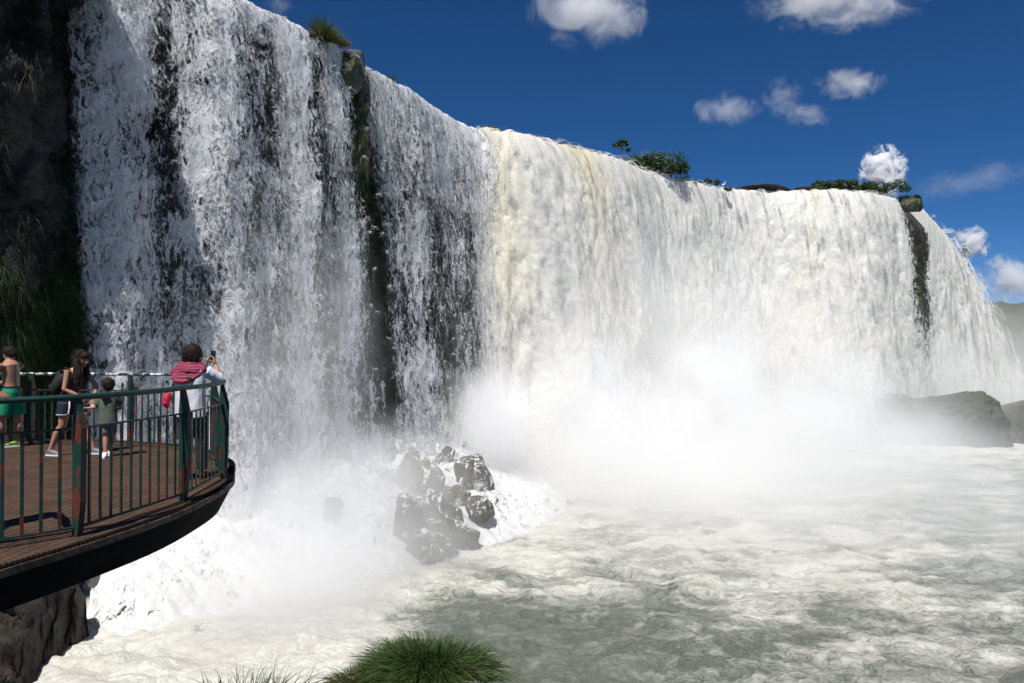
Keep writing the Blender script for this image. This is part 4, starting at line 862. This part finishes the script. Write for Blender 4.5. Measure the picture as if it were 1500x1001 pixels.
# ================================================================ VEGETATION
M_LF1 = mat_leaf('dark bush leaf', (.018, .040, .012), (.055, .10, .025)); M_LF2 = mat_leaf('olive bush leaf', (.03, .05, .015), (.09, .11, .035))
M_GR1 = mat_leaf('green grass blade', (.020, .055, .012), (.075, .14, .035), 3); M_GR2 = mat_leaf('dry olive grass blade', (.06, .07, .02), (.16, .13, .05), 3)
M_GR3 = mat_leaf('russet grass blade', (.10, .045, .015), (.20, .13, .04), 1); M_HANG = mat_leaf('hanging grass', (.014, .034, .006), (.055, .105, .018), .5); M_HANG_SHADE = mat_leaf('shade-darkened hanging grass', (.004, .007, .002), (.014, .022, .005), .5)  # last one is a darkened copy of the hanging grass, shade in its colour
M_CUSH = mat_leaf('yellow green cushion grass', (.045, .075, .012), (.16, .18, .04), .5)
M_BARK = simple('grey bark', (.10, .08, .06), .85, 0, .4, 6, .02)
def blades(name, roots, dirs, lens, width, mat, parent=None, droop=1.0, segs=4, seed=0):
    """curved grass blades: roots (n,3), dirs (n,3) unit, lens (n,)"""
    n = len(roots); r = np.random.default_rng(seed); side = np.cross(dirs, r.normal(size=(n, 3))); side /= np.linalg.norm(side, axis=1)[:, None]+1e-9
    V = np.zeros((n, segs+1, 2, 3)); 
    for k in range(segs+1):
        t = k/segs; c = roots+dirs*(lens*t)[:, None]; c[:, 2] -= droop*(lens*t*t); 
        w = width*(1-t**1.6)*.5+width*.04
        V[:, k, 0] = c-side*(w if np.isscalar(w) else w[:, None]); V[:, k, 1] = c+side*(w if np.isscalar(w) else w[:, None])
    b = (np.arange(n)*(segs+1)*2)[:, None]; k = np.arange(segs)[None, :]*2
    Fq = np.stack([b+k, b+k+1, b+k+3, b+k+2], -1).reshape(-1, 4)
    return link(name, mesh_np(name, V.reshape(-1, 3), Fq), mat, parent, smooth=True)
def tuft(name, c, rx, ry, h, n, L, width, mat, label, cat, seed, mat2=None, spread=.9, droop=.45, grp=None):
    r = np.random.default_rng(seed); a = r.uniform(0, 2*math.pi, n); q = np.sqrt(r.uniform(0, 1, n))
    x = np.cos(a)*q; y = np.sin(a)*q; sub = r.integers(0, 9, n); sa = r.uniform(0, 6.28, 9); sx_, sy_, sl_ = np.cos(sa)*.75, np.sin(sa)*.75, r.uniform(.6, 1.25, 9)
    x = x*.45+sx_[sub]*.75; y = y*.45+sy_[sub]*.75; q = np.clip(np.hypot(x, y), 0, 1); z = h*np.sqrt(np.clip(1-q*q, 0, 1))
    roots = np.array(c)+np.stack([x*rx, y*ry, z], 1)
    d = np.stack([x*spread, y*spread, .55+.5*(1-q)], 1)+r.normal(size=(n, 3))*.26+np.stack([sx_[sub], sy_[sub], 0*x], 1)*.25; d /= np.linalg.norm(d, axis=1)[:, None]
    ln = L*r.uniform(.45, 1.15, n)*sl_[sub]; rt = empty(name, c); tag(rt, label, cat, grp); roots = roots-np.array(c)
    k = int(n*.75) if mat2 else n
    blades('leaf_blades', roots[:k], d[:k], ln[:k], width, mat, rt, droop, 5, seed)
    if mat2: blades('dry_blades', roots[k:], d[k:], ln[k:]*.9, width, mat2, rt, droop, 5, seed+1)
    return rt
c = P(632, 1000, 6.0)
tuft('grass_tuft', tuple(c), .44, .36, .16, 9000, .46, .0065, M_GR1, 'big dense green grass tuft at the bottom of the view, arching over the river', 'grass', 1, M_GR2)
c = P(545, 1012, 5.9)
tuft('grass_tuft', tuple(c), .36, .28, .11, 2600, .27, .006, M_GR2, 'lower olive-yellow grass tuft against the left side of the big green one', 'grass', 2, M_GR1)
c = P(370, 1028, 5.9)
tuft('grass_tuft', tuple(c), .50, .25, .04, 420, .38, .007, M_GR1, 'thin scattered grass blades low in front of the white water', 'grass', 3, M_GR2, .5, .3)
c = P(4, 1030, 6.2)
tuft('grass_tuft', tuple(c), .12, .12, .10, 500, .22, .008, M_HANG, 'dark tuft of leaves in the bottom left corner', 'grass', 9)
# small upright broad-leaved sprout among the thin blades
rt = empty('sprout', tuple(P(322, 1020, 5.85))); tag(rt, 'small upright sprout with pointed leaves among the thin grass blades', 'plant')
d = np.array([(.1, 0, 1), (-.35, .1, .9), (.4, 0, .8), (-.15, -.3, .9), (.2, .3, .9)]); d /= np.linalg.norm(d, axis=1)[:, None]
blades('leaf', np.zeros((5, 3)), d, np.array([.20, .16, .17, .14, .15]), .022, M_GR1, rt, .15, 5, 3)
# hanging grass on the cliffs
def bvh_of(o): 
    n = len(o.data.vertices); v = np.zeros(n*3, np.float32); o.data.vertices.foreach_get('co', v); v = v.reshape(-1, 3)
    f = np.zeros(len(o.data.polygons)*4, np.int32); o.data.loops.foreach_get('vertex_index', f); f = f.reshape(-1, 4); return v, f
def hang(name, obj, sel, n, L, width, mat, label, seed, kind='stuff', out=.5, density=None):
    v, f = bvh_of(obj); c = v[f].mean(1); nr = np.cross(v[f[:, 1]]-v[f[:, 0]], v[f[:, 3]]-v[f[:, 0]]); ar = np.linalg.norm(nr, axis=1)+1e-9; nr /= ar[:, None]
    w = sel(c)*ar; w = np.clip(w, 0, None); r = np.random.default_rng(seed); i = r.choice(len(c), n, p=w/w.sum())
    ab = r.uniform(0, 1, (n, 2)); q = v[f[i]]; p = q[:, 0]+(q[:, 1]-q[:, 0])*ab[:, :1]+(q[:, 3]-q[:, 0])*ab[:, 1:]
    nn = nr[i]; s = np.sign((nn*np.array([-p[:, 0], -p[:, 1], 0*p[:, 0]]).T).sum(1)); nn = nn*s[:, None]
    d = nn*out+np.array([0, 0, .25])+r.normal(size=(n, 3))*.28; d /= np.linalg.norm(d, axis=1)[:, None]
    o = blades(name, p, d, L*r.uniform(.45, 1.2, n), width, mat, None, 1.25, 4, seed); tag(o, label, 'plants' if kind == 'thing' else None, kind=kind); return o
pxy = lambda c: (px_of(c[:, 0], c[:, 1]), HY-(c[:, 2]-CZ)*F/np.maximum(c[:, 1], 1))
def selA(c):
    x, y = pxy(c); n = fbm(c[:, 0]*.5, c[:, 1]*.5, c[:, 2]*.4, 3)
    return ((x > -40) & (x < 170) & (y > 330) & (y < 640)).astype(float)*np.clip(.6+n*1.6, .05, 2)*sm(340, 460, y)
def selB(c):
    x, y = pxy(c); n = fbm(c[:, 0]*.5, c[:, 1]*.5, c[:, 2]*.3, 3)
    return ((x > -60) & (x < 170) & (y > -120) & (y < 520)).astype(float)*np.clip(.3+n*2.2, 0, 2)
hang('hanging_grass', nc, selA, 30000, .75, .022, M_HANG, 'bright green hanging grass low on the cliff behind the platform', 11)
hang('hanging_grass', nc, selB, 26000, .85, .022, M_HANG_SHADE, 'grass and ferns hanging on the upper cliff, coloured dark for shade', 12)
WALL = [o for o in COL.objects if o.name == 'cliff'][0]
def rib(x0, x1, y0, y1, drift=0.0, edge=12):
    def f(c):
        x, y = pxy(c); x = x-drift*(y-y0); w = c[:, 2] < 33.4
        return (np.clip(fbm(c[:, 0]*.6, c[:, 1]*.6, c[:, 2]*.5, 3)*2+.7, 0, 2))*sm(x0, x0+4, x)*(1-sm(x1-4, x1, x))*sm(y0, y0+edge, y)*(1-sm(y1-edge, y1, y))*w*(c[:, 1] < 75)
    return f
hang('hanging_grass', WALL, rib(494, 532, 80, 260, .02), 6500, .9, .035, M_CUSH, 'yellow-green grass cushion hanging on the dark rock rib between the two curtains', 13)
hang('hanging_grass', WALL, rib(512, 556, 250, 640, .05), 6500, .8, .035, M_HANG, 'dark moss streak down the gap between the left curtains', 14)
hang('hanging_grass', WALL, rib(555, 640, 300, 620, .0), 4200, .6, .035, M_HANG_SHADE, 'dark moss behind the thin part of the left curtain', 15)
hang('hanging_grass', WALL, rib(205, 245, 150, 520, .02), 2600, .6, .03, M_HANG_SHADE, 'moss in the dark slot of the left curtain', 16)
def rim_tuft(px, py, d, rx, h, n, L, m1, m2, label, seed):
    c = P(px, py, d); return tuft('grass_tuft', tuple(c), rx, rx*.7, h, n, L, .03, m1, label, 'grass', seed, m2, .5, .25)
rim_tuft(470, 58, 49.2, .75, .25, 1100, 1.7, M_GR1, M_GR3, 'spiky green grass tuft standing on the rim at the top left against the sky', 21)
rim_tuft(490, 66, 50.6, .8, .15, 900, .8, M_GR3, M_GR2, 'russet dry grass on the rim just right of the spiky green tuft', 22)
rim_tuft(565, 118, 57.6, .5, .1, 350, .7, M_GR1, None, 'small grass tuft on the rim right of the dark rock rib', 23)
# rocks of the rim standing out of the water
def rim_rock(px, py, d, w, h, label, seed, m=M_ROCK):
    p = P(px, py, d); o = link('rim_rock', rock_mesh('rim_rock', w/F*d/2, w/F*d/2*.9, h/F*d/2, seed), m, loc=p); tag(o, label, 'rock'); return o
rim_rock(510, 98, 51.3, 56, 80, 'dark brown rock crowning the rib, under the russet grass', 61)
rim_rock(527, 140, 52.6, 30, 100, 'narrow dark shoulder of rock beside the start of the second curtain', 62)
for px, py, d, w, h, lab, sd in ((820, 216, 77.5, 64, 11, 'low dark ledge along the rim above the yellowish water', 63), (716, 190, 73.0, 38, 9, 'thin dark ledge on the rim left of the thick fall', 64),
                                 (1066, 277, 95, 14, 9, 'small dark rock on the rim with the white bird', 65), (1115, 280, 101, 100, 8, 'long thin dark ledge on the far rim right of the bird', 66), (1185, 280, 101, 70, 8, 'dark ledge on the far rim left of the bushes', 67),
                                 (1330, 302, 103, 44, 34, 'dark wet rock under the overhanging bush at the far corner', 68), (1413, 370, 118, 9, 17, 'small dark outcrop on the far sloping edge of the falls', 69)):
    rim_rock(px, py, d, w, h, lab, sd)
def leaves(name, cl, n, size, mat, parent, seed, flat=.6):
    """leaf faces spread through clumps cl = [(centre, radii)]"""
    r = np.random.default_rng(seed); cc = np.array([c for c, _ in cl], float); rr = np.array([q for _, q in cl], float)
    i = r.integers(0, len(cl), n); g = r.normal(size=(n, 3)); g /= np.linalg.norm(g, axis=1)[:, None]; g *= r.uniform(.35, 1.08, n)[:, None]**.6
    p = cc[i]+g*rr[i]; nrm = g*.7+r.normal(size=(n, 3))*.55+np.array([0, 0, flat]); nrm /= np.linalg.norm(nrm, axis=1)[:, None]
    a = np.cross(nrm, r.normal(size=(n, 3))); a /= np.linalg.norm(a, axis=1)[:, None]; b = np.cross(nrm, a); s = size*r.uniform(.6, 1.3, n)[:, None]
    V = np.stack([p-a*s, p-b*s*.45, p+a*s, p+b*s*.45], 1).reshape(-1, 3)
    return link(name, mesh_np(name, V, np.arange(n*4).reshape(-1, 4)), mat, parent, smooth=False)
def bush(name, px, py, d, w, h, label, cat, seed, mat, nleaf=2600, size=.16, clumps=14, grp=None):
    """px, py: middle of the foot; w, h in px"""
    c = P(px, py, d); W_ = w/F*d; H_ = h/F*d; rt = empty(name, tuple(c)); tag(rt, label, cat, grp); r = random.Random(seed); cl = []
    bm = bmesh.new()
    for k in range(clumps):
        a = r.uniform(-.5, .5); x = a*W_; z = H_*(.35+.5*r.random())*(1-(2*a)**2*.55); y = r.uniform(-.25, .25)*W_
        q = min(W_, H_*2)*r.uniform(.13, .24); cl.append(((x, y, z), (q*1.2, q*1.1, q*.75)))
        tubeb(bm, [(x*.15, y*.15, -.3), (x*.5, y*.5, z*.5), (x, y, z)], [.09*H_/3, .06*H_/3, .02], 6)
    bm_obj('branches', bm, M_BARK, rt, True); leaves('foliage', cl, nleaf, size, mat, rt, seed); return rt
bush('bush', 957, 262, 90.5, 78, 40, 'large dark green bush on the rim beside the thin tree', 'bush', 31, M_LF1, 5200, .19, 22)
bush('bush', 1000, 270, 93, 36, 10, 'low brownish shrub strip on the rim right of the large bush', 'bush', 32, M_LF2, 1300, .15, 8)
bush('bush', 1032, 272, 95, 44, 10, 'low shrub strip on the rim left of the white bird', 'bush', 33, M_LF2, 1500, .15, 9)
bush('bush', 1213, 282, 100, 48, 20, 'small round dark bush on the far rim, left of its darker neighbour', 'bush', 34, M_LF1, 2200, .18, 11)
bush('bush', 1240, 281, 100.5, 36, 18, 'small dark bush on the far rim, just left of the bright cumulus cloud', 'bush', 35, M_LF1, 1900, .18, 9)
bush('bush', 1292, 286, 103, 66, 22, 'wide green bush on the far rim under the bright cumulus cloud', 'bush', 36, M_LF1, 3000, .18, 15)
bush('bush', 1335, 298, 105, 28, 20, 'rounded bush overhanging the far corner of the falls', 'bush', 37, M_LF1, 1500, .18, 8)
bush('bush', 1414, 374, 118, 10, 16, 'tiny dark bush on the far sloping edge of the falls', 'bush', 38, M_LF1, 350, .2, 4)
# the thin umbrella tree against the sky
d = 86; c = P(912, 240, d); rt = empty('thin_tree', tuple(c)); tag(rt, 'thin tree with bare stem and few tufts of leaves, against the sky', 'tree')
s = d/F; bm = bmesh.new(); tubeb(bm, [(0, 0, -.6), (.02, 0, 12*s), (-.03, 0, 22*s), (0, 0, 31*s)], [.07, .055, .045, .03], 7)
for x, z in ((-9, 28), (-4, 32), (4, 33), (9, 21), (6, 29)): tubeb(bm, [(0, 0, (z-8)*s), (x*s*.6, 0, (z-2)*s), (x*s, 0, z*s)], [.04, .03, .015], 6)
bm_obj('trunk', bm, M_BARK, rt, True)
cl = [((x*s, y*s, z*s), (q*s, q*s, q*.62*s)) for x, y, z, q in ((-9, 0, 28, 4.2), (-4, 1, 32, 3.6), (1, -1, 34, 4.0), (5, 1, 34, 3.6), (9, 0, 21, 4.0), (7, 0, 29, 2.5), (-2, -2, 28, 2.5))]
leaves('crown', cl, 420, .21, M_LF1, rt, 41, .3)
# white egret on its rock
c = P(1061, 275, 95.2); rt = empty('egret', tuple(c)); tag(rt, 'tiny white egret standing on the small dark rock at the rim', 'bird')
bm = bmesh.new(); tubeb(bm, [(-.22, 0, .30), (-.10, 0, .40), (.04, 0, .47), (.13, 0, .50)], [.03, .10, .11, .05], 10); tubeb(bm, [(.10, 0, .48), (.20, 0, .60), (.12, 0, .72), (.17, 0, .83), (.22, 0, .86)], [.05, .03, .025, .03, .03], 8)
bm_obj('body', bm, simple('white plumage', (.85, .85, .85), .7, 0, .03), rt, True)
bm = bmesh.new(); tubeb(bm, [(.23, 0, .86), (.37, 0, .83)], [.015, .004], 6); bm_obj('bill', bm, simple('yellow bill', (.6, .4, .05), .5), rt, True)
for k in (-1, 1): bm = bmesh.new(); tubeb(bm, [(0, k*.04, .40), (.02, k*.04, .2), (0, k*.04, 0)], .011, 6); bm_obj('leg', bm, M_BLACK, rt, True)
# ================================================================ CLOUDS, far away
def cloud(px, py, w, h, label, seed, dens=.02, lo=.42, hi=.74, dist=5200, nsc=1.7, power=.7, depth=.6, rot=0.0):
    c = P(px, py, dist); k = dist/F; rx, rz = w/2*k, h/2*k; ry = rx*depth
    bm = bmesh.new(); bmesh.ops.create_icosphere(bm, subdivisions=3, radius=1.02)
    for v in bm.verts: v.co = Vector((v.co.x*rx, v.co.y*ry, v.co.z*rz))
    me = bpy.data.meshes.new('cloud'); bm.to_mesh(me); bm.free()
    t = NT('cloud vapour'); co = t.coord(); u = t.map(co, (1/rx, 1/ry, 1/rz)); L = t.n('ShaderNodeVectorMath', {0: u}, operation='LENGTH').outputs['Value']
    fall = t.mr(L, 1.0, 0.0, smooth=False)
    m = min(rx, rz*1.6); n = t.noise(t.map(co, (1/m, 1/m, 1/m), (seed*5.3, seed*2.1, seed)), nsc, 7, .66, .9)
    f = t.math('ADD', n, t.math('MULTIPLY', t.math('SUBTRACT', fall, .45), .36))
    dn = t.math('MULTIPLY', t.math('MULTIPLY', t.mr(f, lo, hi), t.mr(fall, 0, .15)), dens)
    v = t.n('ShaderNodeVolumePrincipled', {'Color': rgb(.99, .99, 1), 'Density': dn, 'Anisotropy': 0.1}); t.t.links.new(v.outputs[0], t.out.inputs['Volume'])
    o = link('cloud', me, t.m, loc=c); o.rotation_euler = (0, rot, 0); tag(o, label, 'cloud', 'clouds in the blue sky'); return o
cloud(866, 14, 200, 120, 'ragged white cloud cut by the top edge of the view, above the thick fall', 1, .010)
cloud(1235, -4, 300, 90, 'wide grey-white cloud along the top edge towards the right', 2, .009)
cloud(1068, 160, 120, 62, 'small wispy cloud lowest left of the middle group', 3, .006)
cloud(1146, 142, 80, 70, 'thin wisp between the two larger clouds of the middle group', 4, .004)
cloud(1185, 167, 90, 44, 'small cloud in the middle group just below the brightest one', 5, .006)
cloud(1247, 121, 120, 56, 'brightest small cloud at the right of the middle group', 6, .009)
cloud(1297, 254, 80, 96, 'bright white cumulus tower above the far rim bushes', 7, .06, .43, .50, nsc=3.0)
cloud(950, 244, 110, 60, 'white cloud peeping out behind the large rim bush', 8, .012)
cloud(1425, 356, 60, 60, 'small white cumulus beside the far end of the falls', 9, .03, .43, .52)
cloud(1480, 410, 110, 90, 'pale hazy cumulus low at the right edge', 10, .012, .42, .6)
cloud(1430, 262, 260, 60, 'faint streak of high cloud right of the cumulus tower', 11, .0012, .40, .75, depth=.4, rot=math.radians(-12))
cloud(408, 4, 60, 50, 'faint scrap of cloud at the top edge above the left curtain', 12, .003)

# ================================================================ SPRAY: flying drops thrown up where the water strikes the rocks and the river
def spray():
    r = np.random.default_rng(77); pts = []; sz = []
    def burst(c, n, R, upw, lean, s0):
        k = r.integers(5, 9); ja = r.uniform(0, 6.28, k); jl = r.uniform(.45, 1.0, k); j = r.integers(0, k, n); t = r.uniform(0, 1, n)**.8
        d = np.stack([np.cos(ja)*.45+lean[0], np.sin(ja)*.35+lean[1], np.ones(k)*upw], 1)[j]*jl[j][:, None]
        p = np.array(c)+d*R*t[:, None]-np.array([0, 0, 1.0])*R*.45*(t*t)[:, None]+r.normal(size=(n, 3))*(.05+.16*t[:, None])*R*.55
        pts.append(p); sz.append(s0*r.uniform(.3, 1.0, n)**1.5*(1.15-.6*t))
    for px, py, d, R, n in ((640, 615, 62, 3.6, 1500), (655, 640, 58, 2.6, 900), (680, 655, 58, 2.2, 700), (740, 640, 66, 3.6, 1200), (775, 625, 67, 4.0, 1400), (810, 640, 66, 3.0, 900), (620, 655, 57, 1.6, 500),
                            (575, 650, 55, 1.3, 350), (700, 720, 50, 1.6, 400), (530, 690, 50, 1.8, 400), (500, 700, 48, 2.0, 400), (450, 720, 46, 2.0, 400), (600, 730, 48, 1.2, 250), (670, 745, 47, 1.2, 250)):
        burst(P(px, py, d), n, R, 1.1, (.15, -.25), .055)
    for _ in range(70):
        x = r.uniform(-17, 2); y = r.uniform(30, 62); h, w, _s = talus(np.array([x]), np.array([y]))
        if w[0] < 0 or w[0] > 13: continue
        burst((x, y, h[0]+.8), 130, r.uniform(.5, 1.5), .9, (.3, -.25), .04)
    for _ in range(34):
        s = r.uniform(s_at(740), s_at(1300)); c, n_ = rim(np.array([s])); o = r.uniform(3, 9); burst((c[0, 0]+n_[0, 0]*o, c[0, 1]+n_[0, 1]*o, r.uniform(.3, 2.5)), 260, r.uniform(1.2, 2.6), 1.0, (0, -.2), .06)
    for _ in range(46):     # along the rim, drops leaping clear of the edge
        s = r.uniform(s_at(120), s_at(1480)); c, n_ = rim(np.array([s])); o = r.uniform(.1, .9); burst((c[0, 0]+n_[0, 0]*o, c[0, 1]+n_[0, 1]*o, c[0, 2]-.2), 110, r.uniform(.4, .9), .9, (n_[0, 0]*.5, n_[0, 1]*.5), .045)
    for _ in range(260):    # loose drops in front of the left curtain
        s = r.uniform(s_at(85), s_at(690)); c, n_ = rim(np.array([s])); H = r.uniform(2, 31); o = .45*1.2*math.sqrt(H)+r.uniform(.4, 1.6); burst((c[0, 0]+n_[0, 0]*o, c[0, 1]+n_[0, 1]*o, 33-H), 75, r.uniform(.5, 1.3), .2, (0, 0), .032)
    p = np.concatenate(pts); z = np.concatenate(sz)[:, None]; n = len(p)
    T = np.array([(1, 1, 1), (-1, -1, 1), (-1, 1, -1), (1, -1, -1)], float)*.6
    A = r.normal(size=(n, 3)); A /= np.linalg.norm(A, axis=1)[:, None]; B = np.cross(A, r.normal(size=(n, 3))); B /= np.linalg.norm(B, axis=1)[:, None]; C = np.cross(A, B)
    V = p[:, None, :]+z[:, None, :]*(T[None, :, 0:1]*A[:, None]+T[None, :, 1:2]*B[:, None]+T[None, :, 2:3]*C[:, None]*1.5)
    b = (np.arange(n)*4)[:, None]; Fq = np.concatenate([b+np.array([q]) for q in ((0, 1, 2), (0, 3, 1), (0, 2, 3), (1, 3, 2))], 0)
    t = NT('water drops'); sh = t.n('ShaderNodeMixShader', {0: .5, 1: t.n('ShaderNodeBsdfDiffuse', {'Color': rgb(.9, .91, .92)}), 2: t.n('ShaderNodeBsdfTranslucent', {'Color': rgb(.9, .91, .92)})})
    o = link('spray', mesh_np('spray', V.reshape(-1, 3), Fq), t.surf(sh), smooth=False); tag(o, 'flying white drops thrown up round the foot and the rim of the falls', kind='stuff')
spray()
